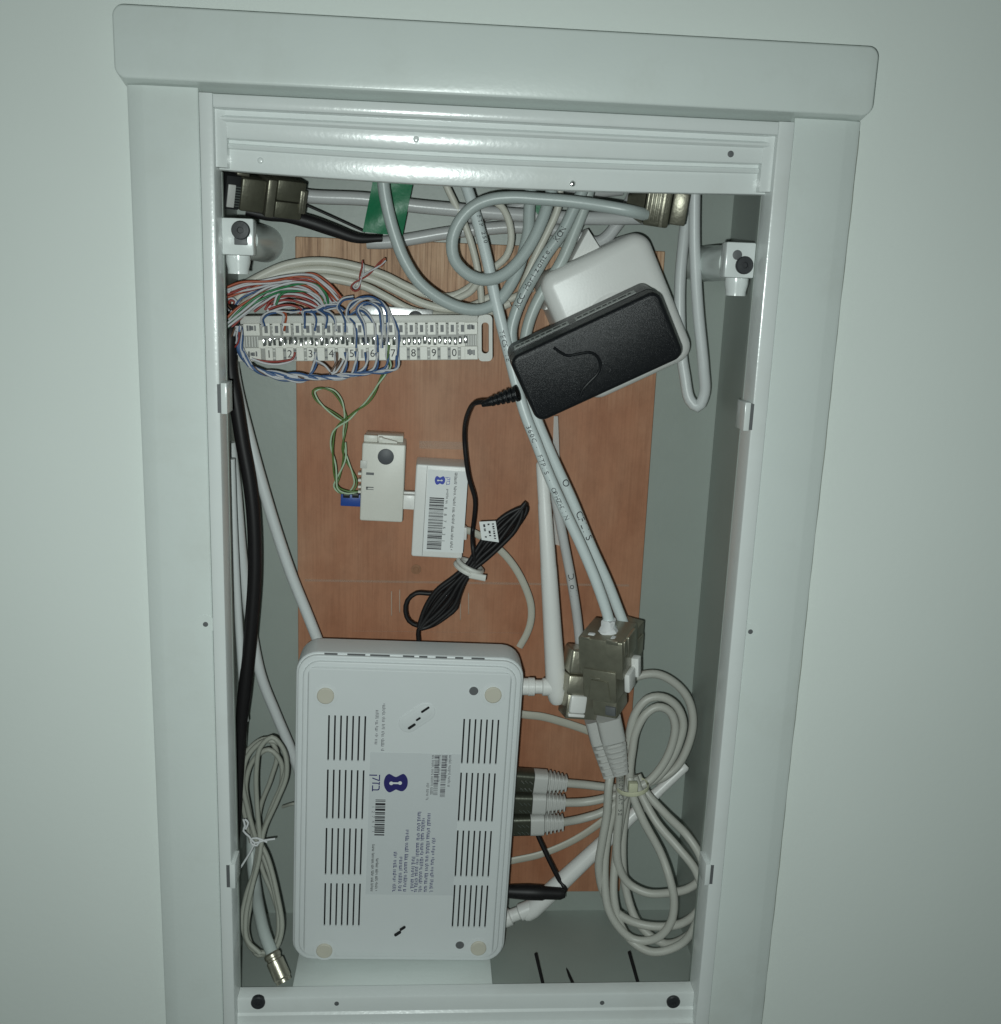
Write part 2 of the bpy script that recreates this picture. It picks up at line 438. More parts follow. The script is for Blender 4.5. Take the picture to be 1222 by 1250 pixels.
# the box behind
XL, XR, ZT, ZB, YB = -.1265, .1262, -.010, -.4405, .0875
def slab(x0, x1, y0, y1, z0, z1): return B(x0, x1, y0, y1, z0, z1)
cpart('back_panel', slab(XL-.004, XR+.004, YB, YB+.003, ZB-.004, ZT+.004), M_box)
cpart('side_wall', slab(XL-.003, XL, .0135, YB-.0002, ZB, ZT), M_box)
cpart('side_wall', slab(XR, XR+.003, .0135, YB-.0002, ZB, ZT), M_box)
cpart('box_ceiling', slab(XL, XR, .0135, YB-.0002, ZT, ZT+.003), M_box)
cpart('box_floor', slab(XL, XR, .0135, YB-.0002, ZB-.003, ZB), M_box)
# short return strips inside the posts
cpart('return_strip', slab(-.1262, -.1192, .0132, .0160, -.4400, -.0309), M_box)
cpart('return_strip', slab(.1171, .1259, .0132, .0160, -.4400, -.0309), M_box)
# lugs carrying the black screws
for cxl, zc, sx, sz, s in ((-.1129, -.0576, -.1114, -.0549, -1), (.1098, -.0590, .1116, -.0612, 1)):
    bm = B(cxl-.0068, cxl+.0068, .0115, .020, zc-.0078, zc+.0078, bev=.0008)
    box(bm, (-.1192 if s < 0 else cxl+.0060), (cxl-.0060 if s < 0 else .1171), .0135, .0205, zc-.0074, zc+.0074, bev=.0004)
    lg = cpart('mounting_lug', bm, M_rim)
    bm = bmesh.new()
    prof = [((s*.0008 + cxl) + .0056 * math.cos(a), .0140 + .0) for a in (0,)]
    b2 = bmesh.new(); rings = []
    for z in (zc-.0079, zc-.0105, zc-.0140, zc-.0158):
        k = 1.0 if z > zc - .0135 else .86
        rings.append([(cxl + s*.0012 + .0054*k*math.cos(2*math.pi*i/20), .0185 + .0050*k*math.sin(2*math.pi*i/20), z + CZ) for i in range(20)])
    loft(b2, rings); obj('lug_socket', b2, M_rim, lg)
    b2 = bmesh.new(); lathe(b2, (cxl, .0206, zc + CZ - .001), (0, 1, 0), [(0, .0072), (.004, .0078), (.012, .0082), (.030, .0086), (.0668, .0092)], 28)
    obj('lug_boss', b2, M_frame, lg)
    b2 = bmesh.new(); lathe(b2, (sx, .0114, sz + CZ), (0, -1, 0), [(-.002, .0040), (.0012, .0040), (.0017, .0036), (.0018, .0014), (.0012, .0012)], 22)
    obj('screw', b2, M_screw, lg)
    b2 = bmesh.new()
    if s < 0:
        box(b2, sx-.0030, sx+.0028, .01125, .0125, sz-.0062, sz-.0030, bev=.0003)
        b2.transform(Matrix.Translation((0, 0, CZ))); obj('screw_slot', b2, M_slot, lg)
    else:
        lathe(b2, (sx-.0034, .01150, sz + .0044 + CZ), (0, -1, 0), [(-.001, .0022), (.0001, .0022), (.0002, .0018)], 16); obj('screw_hole', b2, M_slot, lg)
# slots with tabs in the posts, black screws in the rail, rivets, panel holes
for (x, y0, y1, s) in ((267.5, 469, 504, -1), (918.5, 493, 525, 1), (278.5, 1056, 1083, -1), (869.5, 1056, 1079, 1)):
    a, b = at(x, y0, -2), at(x, y1, -2)
    bm = B(a.x-.0009, a.x+.0009, -.00215, .002, b.z, a.z); cpart('latch_slot', bm, M_slot)
    xt = a.x - s*.0020
    bm = B(xt-.0013, xt+.0013, -.0026, .010, b.z-.0004, a.z+.0006, bev=.0003); cpart('latch_tab', bm, M_rim)
for x, y in ((315, 1224), (822, 1223)):
    p = at(x, y, 4); bm = bmesh.new(); lathe(bm, (p.x, .0046, p.z), (0, -1, 0), [(-.001, .0036), (.0010, .0036), (.0016, .0031), (.0016, .0012), (.0009, .001)], 20)
    cpart('screw', bm, M_screw)
for x, y, d in ((318, 196, 7.6), (508, 170, 3.4), (699, 224, 7.6)):
    p = at(x, y, d); bm = bmesh.new(); lathe(bm, (p.x, p.y, p.z), (0, -1, 0), [(-.001, .0014), (.0004, .0013), (.0009, .0008), (.001, .0002)], 14)
    cpart('rivet', bm, M_chrome if x > 600 else M_rim)
p = at(892, 188, 3.4); bm = bmesh.new(); lathe(bm, (p.x, .0035, p.z), (0, -1, 0), [(-.001, .0014), (.0002, .0014), (.0003, .0009)], 14); cpart('rivet_hole', bm, M_slot)
for x, y in ((251, 762), (916, 771), (411, 1225), (735, 1224)):
    d = 0 if y < 800 else 4.6; p = at(x, y, d); bm = bmesh.new()
    lathe(bm, (p.x, d*MM, p.z), (0, -1, 0), [(-.001, .0012), (.00025, .0012), (.0003, .0008)], 14); cpart('screw_hole', bm, M_slot)
    if y < 800:
        bm = bmesh.new(); lathe(bm, (p.x, 0, p.z), (0, -1, 0), [(-.001, .0046), (.00012, .0044), (.00014, .0040), (.00010, .003)], 24); cpart('hole_boss', bm, M_frame)
for x, y, d in ((907, 477, 30), (902, 526, 30), (888, 694, 28), (882, 761, 28), (879, 806, 28), (864, 979, 26), (858, 1024, 26)):
    p = at(x, y, d); bm = bmesh.new(); lathe(bm, (XR, p.y, p.z), (-1, 0, 0), [(-.001, .0014), (.0006, .0012), (.0009, .0006)], 10); cpart('wall_clip', bm, M_rim)
# raised ledge at the bottom
bm = B(-.0935, .0120, .0150, .060, ZB+.0001, -.4374, bev=.0006); box(bm, -.0935, -.044, .0138, .0152, ZB+.0001, -.4366, bev=.0004); box(bm, -.004, .0120, .0138, .0152, ZB+.0001, -.4366, bev=.0004)
cpart('floor_ledge', bm, M_frame)

# ================================================================== plywood sheet
bx0, bx1, bz0, bz1 = -.0972, .0912, -.4246, -.0545
board = link('plywood_board', finish(B(bx0, bx1, .0825, .0872, bz0, bz1, bev=.0003, seg=1).copy() if False else (lambda b: (b.transform(Matrix.Translation((0, 0, .2396))), b)[1])(B(bx0, bx1, .0825, .0872, bz0, bz1, bev=.0003, seg=1))), M_wood, None, (0, 0, -.2396))
tag(board, 'reddish brown plywood sheet fixed to the back of the cabinet', 'plywood sheet')
bm = bmesh.new(); p = at(508, 695, 82.4); lathe(bm, (p.x, .0825, p.z + .2396), (0, -1, 0), [(-.001, .0030), (.0002, .0028), (.0003, .0015), (.0001, .0012)], 14)
obj('screw_hole', bm, M_woodedge, board)
for k, (x, y0, y1) in enumerate(((478, 722, 752), (488, 720, 748), (562, 728, 757), (572, 724, 750))):
    a, b = at(x, y0, 82), at(x, y1, 82)
    bm = bmesh.new(); tube(bm, spline([Vector((a.x, .0830, a.z)), Vector((a.x, .0818, a.z-.0004)), Vector((b.x, .0818, b.z+.0004)), Vector((b.x, .0830, b.z))], .001), .00028, 6)
    bm.transform(Matrix.Translation((-a.x, -a.y, -a.z)))
    tag(obj('wire_staple', bm, M_glint, None, a), ('leftmost wire staple in the plywood above the router', 'second wire staple from the left above the router', 'wire staple just right of the black cord bundle', 'rightmost wire staple in the plywood above the router')[k], 'staple', 'staples in the plywood')

# traces of old clear tape on the sheet
M_resid = mat('tape_residue', (.62, .50, .40), .3, alpha=.16, bump=.05)
for x0, y0, x1, y1 in ((372, 707, 768, 716), (512, 538, 572, 549), (468, 526, 482, 534), (430, 770, 640, 773)):
    a, b = at(x0, y0, 82.4), at(x1, y1, 82.4)
    bm = B(a.x, b.x, .08232, .08248, b.z + .2396, a.z + .2396); obj('tape_residue', bm, M_resid, board)

# ================================================================== cables
def cable(name, label, cat, pts, d, r, m, group=None, n=12, thin=1.0, step=.0022, kind=None):
    path = spline(P(pts, d), step); o0 = path[0].copy()
    bm = bmesh.new(); tube(bm, path, r * MM if not callable(r) else (lambda t: r(t) * MM), n, thin, origin=o0)
    o = tag(obj(name, bm, m, None, o0, angle=60), label, cat, group, kind)
    return o, path, o0

def add_print(c, s, s0, size, r, m=None, roll=0.0, flip=False, space=.66):
    o, path, o0 = c
    return cable_print(s, path, r * MM, s0, size * MM, m or M_ink, o, roll, flip=flip, space=space, origin=o0)

GTOP = 'grey cables crossing behind the top of the cabinet'
cable('grey_cable', 'thick grey cable running level behind the green tape, the upper of the two', 'cable', [(352, 233, 62), (373, 239), (446, 243), (503, 251), (556, 256), (630, 262), (700, 266), (790, 266, 66)], 66, 3.3, M_lilac, GTOP)
cable('grey_cable', 'thick grey cable that bows down just above the plywood edge', 'cable', [(448, 296, 76), (470, 296), (494, 293), (548, 284), (597, 279), (634, 277), (690, 283), (730, 296), (755, 272), (775, 235, 72)], 74, 3.2, M_lilac, GTOP)
cable('grey_cable', 'fainter grey cable high up behind the wire loop', 'cable', [(556, 268, 80), (600, 262), (640, 250), (690, 240), (760, 232)], 80, 2.6, M_lilac, GTOP)
c = cable('black_cable', 'black ribbed cable sagging from the left metal jack to the green tape', 'cable', [(300, 258, 50), (325, 263), (350, 264), (378, 271), (407, 281), (437, 291), (466, 291, 58)], 54, lambda t: 1.7 + 1.5 * math.sin(math.pi * min(1, t * 1.05)) , M_cord, thin=.75)
cable('black_wire', 'thin black wire slanting down beside the black ribbed cable', 'wire', [(366, 247, 68), (400, 262), (446, 283, 70)], 69, .55, M_cord, n=8)
# strip of green tape
q = [at(455, 221, 56), at(504, 224, 56), at(491, 288, 57.5), at(443, 283, 57.5)]
bm = bmesh.new(); o0 = q[0].copy(); k = 8; rows = []
for i in range(k + 1):
    t = i / k; a = q[0].lerp(q[3], t); b = q[1].lerp(q[2], t); row = []
    for j in range(5):
        p = a.lerp(b, j / 4); p.y += .0012 * math.sin(t * 5 + j * .7) - .0010 * math.sin(math.pi * j / 4); row.append(bm.verts.new(p - o0))
    rows.append(row)
for a, b in zip(rows, rows[1:]):
    for j in range(4): bm.faces.new((a[j], a[j+1], b[j+1], b[j]))
bm.normal_update(); bmesh.ops.solidify(bm, geom=bm.faces[:], thickness=.0003)
tag(obj('green_tape', bm, M_green, None, o0), 'strip of green tape hanging behind the front grey cable under the top bar', 'tape')
q = [at(646, 246, 62), at(680, 246, 62), at(663, 272, 62)]
bm = bmesh.new(); o0 = q[0].copy(); f = bm.faces.new([bm.verts.new(p - o0) for p in q]); bm.normal_update(); bmesh.ops.solidify(bm, geom=[f], thickness=.0003)
tag(obj('green_tape', bm, M_green, None, o0), 'small green tape corner peeking out between the grey cables', 'tape')

# three pale cables arching over to the terminal strip
GP = 'pale cables arching over to the terminal strip'
cable('pale_cable', 'pale cable arching highest over the coloured wires', 'cable', [(268, 372, 60), (292, 352, 62), (324, 334), (348, 324), (378, 319), (407, 320), (441, 327), (471, 337), (495, 349), (520, 359), (550, 362), (572, 352), (590, 335, 70)], 68, 2.05, M_beige, GP)
cable('pale_cable', 'pale cable in the middle of the three arching over the wires', 'cable', [(268, 384, 58), (300, 356, 62), (330, 338), (360, 331), (395, 329), (422, 333), (454, 341), (486, 356), (515, 370), (545, 377), (575, 374), (600, 362, 70)], 67, 2.05, M_beige, GP)
cable('pale_cable', 'pale cable lowest of the three, reaching the strip behind the wires', 'cable', [(270, 398, 58), (305, 366, 62), (345, 345), (385, 339), (415, 342), (446, 350), (472, 363), (500, 378), (530, 385), (565, 386), (600, 380), (622, 370, 68)], 65, 2.05, M_beige, GP)
cable('pale_cable', 'pale cable entering level beside the end of the terminal strip', 'cable', [(520, 379, 71), (560, 382), (590, 372), (620, 366), (650, 352, 74)], 74, 1.9, M_beige)

GU = 'grey cables hanging in front of the plywood'
c_thin = cable('thin_cable', 'thin pale cable dropping straight behind the looped grey cable', 'cable', [(540, 215, 60), (546, 229), (558, 254), (570, 281), (580, 315), (586, 348), (588, 372, 68)], 62, 1.75, M_beige)
cable('thin_cable', 'thin pale cable curling inside the big grey loop', 'cable', [(600, 243, 52), (612, 252), (621, 269), (624, 293), (618, 313), (603, 327), (585, 343), (573, 357), (552, 366), (530, 370, 70)], 60, 1.75, M_beige)
c2 = cable('printed_cable', 'grey printed cable running from the top bar down under the charger to the front jack', 'cable',
           [(560, 205, 52), (571, 232), (580, 261), (588, 290), (596, 323), (603, 357), (611, 391), (621, 431), (632, 475), (642, 508), (655, 541), (670, 580), (690, 625), (709, 665), (727, 708), (740, 745), (746, 768, 30)], 46, 2.75, M_pale)
add_print(c2, 'TECSITE', .33, 3.4, 2.75, roll=-.35)
add_print(c2, 'FTP 250', .10, 3.0, 2.75, roll=.5)
add_print(c2, '360C \u00b7 FTP/S \u00b7 OPHZHIIN', .53, 3.3, 2.75, roll=-.3)
c3 = cable('printed_cable', 'pale cable with handwriting emerging beside the printed one below the charger', 'cable',
           [(640, 470, 46), (655, 512), (676, 562), (698, 610), (722, 668), (742, 712), (756, 748), (764, 768, 44)], 47, 2.75, M_pale)
add_print(c3, 'O', .37, 5.0, 2.75, roll=.25); add_print(c3, 'CFLIS', .50, 5.2, 2.75, roll=.25)
c4 = cable('grey_cable', 'grey cable marked by hand standing beside the antenna', 'cable', [(644, 440, 56), (652, 490), (664, 545), (676, 600), (688, 660), (698, 712), (705, 758), (709, 800), (713, 835, 56)], 58, 2.5, M_lilac)
add_print(c4, 'D.oll', .64, 4.6, 2.5, roll=.05)
cA = cable('grey_cable', 'grey cable hanging in a wide U in front of the green tape', 'cable',
           [(467, 200, 36), (468, 223), (472, 249), (480, 281), (493, 316), (511, 344), (536, 364), (563, 376), (587, 378), (608, 368), (622, 350), (633, 328), (640, 304), (645, 281), (646, 258), (648, 232), (650, 205, 54)], None or 40, 2.85, M_blueg, GU)
cB = cable('grey_cable', 'grey cable curled in a full loop and plugged into the right metal jack', 'cable',
           [(788, 262, 32), (772, 258, 27), (740, 252), (698, 246), (661, 243), (624, 241), (597, 244), (577, 253), (561, 270), (552, 293), (554, 315), (565, 330), (582, 340), (600, 341), (617, 334), (634, 318), (649, 296), (661, 271), (669, 248), (676, 222), (680, 200, 48)], 31, 2.85, M_blueg, GU)
cG = cable('thin_cable', 'thin white cable slipping down between the loop and the printed grey cable', 'cable', [(684, 222, 56), (681, 254), (668, 284), (655, 310), (640, 345), (630, 380), (622, 405, 60)], 58, 1.9, M_beige)
cE = cable('grey_cable', 'grey cable with black printed letters leaning down to the charger', 'cable',
           [(716, 222, 46), (700, 256), (686, 284), (668, 309), (652, 336), (639, 360), (629, 384), (624, 406), (628, 432), (640, 470, 46)], 44, 2.85, M_blueg, GU)
add_print(cE, 'ACC Horizontel KON', .36, 3.9, 2.85, roll=.1, flip=True, space=.62)
cF = cable('grey_cable', 'smooth grey cable leaning beside the white power socket', 'cable', [(722, 222, 52), (712, 256), (700, 286), (685, 320), (668, 347), (654, 372), (645, 396), (641, 420), (646, 445, 54)], 52, 2.85, M_grey, GU)
cW = cable('white_cable', 'white cable hanging in a long U beside the power socket on the right', 'cable',
           [(849, 205, 46), (848, 241), (848, 303), (852, 377), (859, 450), (860, 480), (852, 497), (842, 488), (836, 459), (832, 430), (830, 350), (835, 290), (841, 245), (845, 205, 70)], 58, 2.85, M_duct)
cW[0]['label'] = 'white cable hanging in a long U beside the power socket on the right'

# left side
cable('black_cable', 'thick black cable running down the left side of the cabinet', 'cable', [(286, 375, 52), (281, 410, 46), (281, 450), (288, 490), (296, 540), (305, 590), (310, 640), (311, 700), (307, 760), (300, 830), (295, 880), (293, 930), (291, 985), (289, 1035, 44)], 40, lambda t: 3.5 if t < .70 else 3.5 - 2.3 * (t - .70) / .30, M_cord)
cable('white_tube', 'white tube slanting down from the terminal strip to the router', 'tube', [(283, 440, 60), (290, 478), (302, 526), (318, 584), (336, 644), (355, 700), (376, 752), (388, 782, 62)], 60, 2.9, M_duct)
cable('white_tube', 'white tube along the left wall slipping behind the router', 'tube', [(281, 540, 56), (288, 600), (295, 680), (304, 750), (318, 823), (337, 872), (354, 912), (366, 945, 70)], 66, 2.8, M_duct)
cable('white_tube', 'thin white tube pressed against the left cabinet wall', 'tube', [(282, 560, 40), (285, 640), (289, 720), (294, 800), (299, 880, 46)], 44, 2.0, M_duct)

# coil of old grey cord at bottom left
GC = 'turns of the old grey cord'
coil = thing('cord_coil', 'coil of old grey cord tied in the middle at the lower left of the router', 'cord', at(310, 1030, 50))
def coil_part(pts, d, r, name='turn'):
    path = spline(P([p if len(p) > 2 else (p[0], p[1], d - 6 - max(0, p[1] - 1010) * .13) for p in pts], d)); bm = bmesh.new(); tube(bm, path, r * MM, 9, origin=coil.location); return obj(name, bm, M_old, coil, angle=60)
coil_part([(314, 1030), (303, 990), (296, 950), (303, 922), (322, 905), (340, 907), (350, 926), (345, 955), (332, 985), (320, 1022), (312, 1060), (300, 1095), (296, 1130), (310, 1160), (334, 1160), (344, 1135), (338, 1090), (326, 1045), (316, 1026)], 52, 1.35)
coil_part([(310, 1030), (305, 995), (300, 957), (310, 927), (328, 915), (342, 928), (344, 955), (330, 990), (318, 1025), (310, 1065), (305, 1105), (302, 1140), (316, 1166), (336, 1152), (340, 1118), (330, 1070), (314, 1028)], 57, 1.35)
coil_part([(318, 1028), (314, 985), (313, 940), (318, 912), (332, 900), (346, 915), (350, 945), (338, 978), (322, 1015), (316, 1050), (307, 1085), (300, 1120), (302, 1148), (318, 1164)], 49, 1.3)
coil_part([(307, 1028), (297, 985), (293, 945), (303, 915), (325, 902), (338, 918), (331, 950), (318, 985), (314, 1025), (320, 1060), (334, 1095), (342, 1130), (332, 1158), (316, 1163)], 61, 1.3)
coil_part([(345, 985, 64), (360, 981), (378, 985, 70)], 66, .9)
st = thing('string_tie', 'white string knotted round the coil of old grey cord', 'string', at(311, 1028, 38))
for pts in ([(297, 1000), (299, 1008), (297, 1014), (304, 1021), (311, 1029), (322, 1026), (336, 1024)], [(311, 1029), (305, 1041), (297, 1054), (290, 1066), (291, 1074)], [(299, 1000), (303, 1004), (300, 1012)], [(318, 1024), (314, 1032), (308, 1031), (306, 1025), (313, 1023), (326, 1028)]):
    bm = bmesh.new(); tube(bm, spline(P(pts, 38.5)), .00058, 7, origin=st.location); obj('strand', bm, M_string, st, angle=60)
cx_ = thing('coaxial_cable', 'thick grey coaxial cable with a metal screw connector at the lower left', 'cable', at(340, 1180, 18))
bm = bmesh.new(); tube(bm, spline(P([(308, 1010, 70), (308, 1050, 62), (312, 1085, 52), (316, 1110, 40), (323, 1140, 28), (333, 1166, 20)], 30)), .0032, 12, origin=cx_.location); obj('jacket', bm, M_grey, cx_)
a, b = at(331, 1163, 21) - cx_.location, at(347, 1199, 13) - cx_.location
bm = bmesh.new(); L = (b - a).length; lathe(bm, a, b - a, [(0, .0036), (.001, .0044), (.0025, .0044), (.003, .0039), (.004, .0039), (.0045, .0046), (L*.85, .0046), (L*.9, .0040), (L, .0040)], 20); obj('connector', bm, M_nickel, cx_)

# ================================================================== metal keystone jacks
def jack_part(t, name, bm, m, **k): return obj(name, bm, m, t, **k)
jl = thing('network_jack', 'shielded metal network jack lying on its side in the top left corner', 'network jack', at(322, 237, 40), (16, 2.5, 28))
bm = B(-.0125, -.0012, -.0065, .0075, -.0074, .0072, bev=.0010); jack_part(jl, 'body', bm, M_nunlit)
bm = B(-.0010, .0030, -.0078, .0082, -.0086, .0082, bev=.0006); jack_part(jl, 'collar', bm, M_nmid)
bm = B(.0032, .0165, -.0085, .0085, -.0003, .0088, bev=.0006); jack_part(jl, 'upper_shell', bm, M_nunlit)
bm = B(.0032, .0160, -.0082, .0085, -.0082, -.0008, bev=.0006); jack_part(jl, 'lower_shell', bm, M_nunlit)
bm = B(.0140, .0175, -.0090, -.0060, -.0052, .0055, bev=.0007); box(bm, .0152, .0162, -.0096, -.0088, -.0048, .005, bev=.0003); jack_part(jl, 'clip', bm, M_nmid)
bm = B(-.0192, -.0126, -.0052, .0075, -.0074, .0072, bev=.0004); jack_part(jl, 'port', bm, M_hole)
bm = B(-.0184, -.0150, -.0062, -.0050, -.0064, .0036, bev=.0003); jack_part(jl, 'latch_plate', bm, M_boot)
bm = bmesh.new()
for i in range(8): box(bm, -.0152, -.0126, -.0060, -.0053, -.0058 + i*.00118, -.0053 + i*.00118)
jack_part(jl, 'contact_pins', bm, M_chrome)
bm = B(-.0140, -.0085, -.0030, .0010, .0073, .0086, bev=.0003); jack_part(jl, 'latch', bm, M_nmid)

jr = thing('network_jack', 'shielded metal network jack in the top right corner with the looped cable in it', 'network jack', at(806, 252, 36), (10, 6, -12))
bm = B(-.0070, .0050, -.0080, .0080, -.0085, .0085, bev=.0012); jack_part(jr, 'body', bm, M_nunlit)
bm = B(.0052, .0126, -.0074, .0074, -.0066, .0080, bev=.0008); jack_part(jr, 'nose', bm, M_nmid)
bm = bmesh.new(); loft(bm, [[(x, yy*k, zz*k - .0005) for yy, zz in rrect(.015, .016, .003)] for x, k in ((-.0072, 1.0), (-.0105, .82), (-.0140, .60), (-.0155, .52))]); jack_part(jr, 'rear_cap', bm, M_nunlit)
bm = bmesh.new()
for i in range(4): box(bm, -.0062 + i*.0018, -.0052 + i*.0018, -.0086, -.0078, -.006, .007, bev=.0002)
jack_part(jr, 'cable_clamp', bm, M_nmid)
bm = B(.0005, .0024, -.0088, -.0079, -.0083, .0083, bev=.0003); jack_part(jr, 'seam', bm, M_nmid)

# front jack of the cluster, turned so that its right side shows
jf = thing('network_jack', 'large shielded metal jack in front at the end of the printed cable', 'network jack', at(743, 798, 33), (8, -2, -29)); jf.scale = (1.10, 1.30, 1.08)
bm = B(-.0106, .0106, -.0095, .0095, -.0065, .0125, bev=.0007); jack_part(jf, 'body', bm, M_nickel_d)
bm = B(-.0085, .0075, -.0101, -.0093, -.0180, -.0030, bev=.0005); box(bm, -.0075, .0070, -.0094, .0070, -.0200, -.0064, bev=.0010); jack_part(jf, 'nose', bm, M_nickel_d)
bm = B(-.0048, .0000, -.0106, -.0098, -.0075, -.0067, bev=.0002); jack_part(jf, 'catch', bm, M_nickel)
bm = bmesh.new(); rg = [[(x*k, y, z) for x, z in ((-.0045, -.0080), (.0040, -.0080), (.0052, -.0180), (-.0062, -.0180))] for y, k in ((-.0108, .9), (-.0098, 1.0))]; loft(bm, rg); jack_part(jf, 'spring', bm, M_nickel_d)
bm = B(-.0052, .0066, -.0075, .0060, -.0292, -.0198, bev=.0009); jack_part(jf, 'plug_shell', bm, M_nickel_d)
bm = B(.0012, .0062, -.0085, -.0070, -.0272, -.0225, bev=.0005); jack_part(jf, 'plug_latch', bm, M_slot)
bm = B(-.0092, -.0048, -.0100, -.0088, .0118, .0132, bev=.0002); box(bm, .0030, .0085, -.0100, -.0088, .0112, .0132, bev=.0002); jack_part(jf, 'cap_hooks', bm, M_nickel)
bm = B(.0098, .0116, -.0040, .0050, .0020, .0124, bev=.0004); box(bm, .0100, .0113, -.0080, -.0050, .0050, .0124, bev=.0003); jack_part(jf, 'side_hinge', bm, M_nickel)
bm = B(.0100, .0128, -.0070, .0010, -.0145, -.0050, bev=.0009); box(bm, .0102, .0140, .0010, .0048, -.0110, -.0012, bev=.0006); jack_part(jf, 'dust_clip', bm, M_white)
bm = bmesh.new(); lathe(bm, (.0004, -.0006, .0122), (.05, .02, 1), [(0, .0046), (.0008, .0042), (.0016, .0036), (.0030, .0034), (.0052, .0031), (.0060, .0028)], 11)
for v in bm.verts: v.co += Vector((random.uniform(-1, 1), random.uniform(-1, 1), random.uniform(-1, 1))) * .00045
box(bm, .0012, .0056, -.0072, -.0040, .0122, .0134, bev=.0006, M=Matrix.Rotation(.2, 4, 'Y')); box(bm, -.0072, -.0040, -.0066, -.0046, .0120, .0130, bev=.0005)
jack_part(jf, 'drain_braid', bm, M_string)

jb = thing('network_jack', 'shielded metal jack half hidden behind the front jack on the right', 'network jack', at(760, 778, 52), (12, 4, -34))
bm = B(-.0085, .0085, -.0085, .0085, -.0140, .0085, bev=.0008); jack_part(jb, 'body', bm, M_nickel_d)
bm = B(.0040, .0082, -.0092, -.0080, -.0120, .0090, bev=.0005); box(bm, .0083, .0096, -.006, .006, -.009, .002, bev=.0004); jack_part(jb, 'clip', bm, M_nickel)
bm = B(-.0078, -.0015, -.0110, -.0075, .0082, .0112, bev=.0012, seg=3); jack_part(jb, 'braid_sleeve', bm, M_string)

jk = thing('network_jack', 'shielded metal jack with a white clip behind the front jack on the left', 'network jack', at(711, 826, 44), (-6, 7, 8)); jk.scale = (1.08, 1.05, 1.05)
bm = B(-.0092, .0092, -.0070, .0070, .0024, .0150, bev=.0015, seg=3); jack_part(jk, 'cap', bm, M_nickel)
bm = B(-.0090, .0090, -.0078, .0075, -.0075, .0020, bev=.0008); jack_part(jk, 'body', bm, M_nickel)
bm = B(-.0006, .0012, -.0086, -.0066, .0010, .0135, bev=.0005); jack_part(jk, 'rib', bm, M_chrome)
bm = B(-.0078, .0080, -.0066, .0070, -.0200, -.0078, bev=.0006); jack_part(jk, 'nose', bm, M_nickel)
bm = B(-.0070, .0012, -.0092, -.0060, -.0165, -.0074, bev=.0012); box(bm, -.0070, .0012, -.0085, -.0060, -.0185, -.0168, bev=.0005); jack_part(jk, 'clip', bm, M_white)
cable('metal_bracket', 'narrow metal bracket strip standing behind the left jack', 'bracket', [(708, 786, 60), (710, 806), (713, 836, 60)], 60, 2.0, M_nickel, thin=.3)

# ================================================================== patch cables
def boot(t, p0, p1, w0=.0118, w1=.0070, depth=.0105, ribs=5, shell=None, name='boot', roll=0.0):
    """Ribbed strain-relief boot of a network plug from p0 (plug end) to p1 (cable end)."""
    p0, p1 = Vector(p0) - t.location, Vector(p1) - t.location; ax = (p1 - p0); L = ax.length; ax.normalize()
    side = ax.cross(Vector((0, -1, 0))).normalized(); dp = side.cross(ax).normalized()
    def ring(s, ww, dd): return [p0 + ax * (s * L) + side * x + dp * y for x, y in rrect(ww, dd, min(ww, dd) * .25, 3)]
    bm = bmesh.new(); loft(bm, [ring(0, w0, depth), ring(.40, w0, depth), ring(.44, w0*.74, depth*.78), ring(1, w1*.86, w1*.86)])
    b = obj(name, bm, M_boot, t)
    for k in range(ribs):
        s = .50 + .48 * k / max(1, ribs - 1); ww = (w0*.98) + (w1*1.18 - w0*.98) * (s - .46) / .54
        bm = bmesh.new(); loft(bm, [ring(s - .022, ww, ww*.92), ring(s + .022, ww, ww*.92)]); obj('rib', bm, M_boot, b)
    if shell:
        bm = bmesh.new(); loft(bm, [ring(-shell, w0*.99, depth*.95), ring(-.01, w0*.99, depth*.95)]); s_ = obj('plug_shield', bm, M_shield, t)
        bm = bmesh.new()
        for j in (-1, 1):
            for i in range(3):
                c0 = p0 - ax * (L * shell * (.25 + .2*i)) + side * (j * w0 * .18) + dp * (depth * .50)
                cyl(bm, c0, c0 + ax * L*.10 + side * .0016, .00022, n=5)
        obj('shield_spring', bm, M_chrome, s_)
    return b
GPC = 'grey patch cables at the router'
def patch(label, plug0, plug1, pts, d, r=2.3, shell=None, m=None, ribs=5, w0=.0118):
    t = thing('patch_cable', label, 'patch cable', plug0, group=GPC)
    boot(t, plug0, plug1, shell=shell, ribs=ribs, w0=w0)
    bm = bmesh.new(); path = spline([plug1] + P(pts, d)); tube(bm, path, r * MM, 11, origin=t.location); j = obj('jacket', bm, m or M_patch, t, angle=60)
    return t, path
# two plugged upwards into the jacks
t1, pa1 = patch('patch cable plugged up into the front metal jack', at(742, 874, 38), at(757, 942, 42),
      [(757, 957, 48), (756, 992), (753, 1028), (755, 1056), (767, 1078, 46), (790, 1090, 42), (816, 1090, 38), (840, 1085, 34), (858, 1072, 32)], 50, ribs=6, w0=.0128)
cable_print('SC UTP CAT 5E', pa1, 2.3*MM, .02, 3.0*MM, M_ink, t1, .15, origin=t1.location, space=.72)
patch('patch cable plugged up into the jack with the white clip', at(727, 877, 48), at(745, 946, 46),
      [(743, 960), (741, 992), (735, 1028), (731, 1058), (738, 1092, 44), (757, 1117, 40), (790, 1130, 36), (830, 1128, 30), (852, 1112, 26), (862, 1090, 24)], 46, ribs=5)
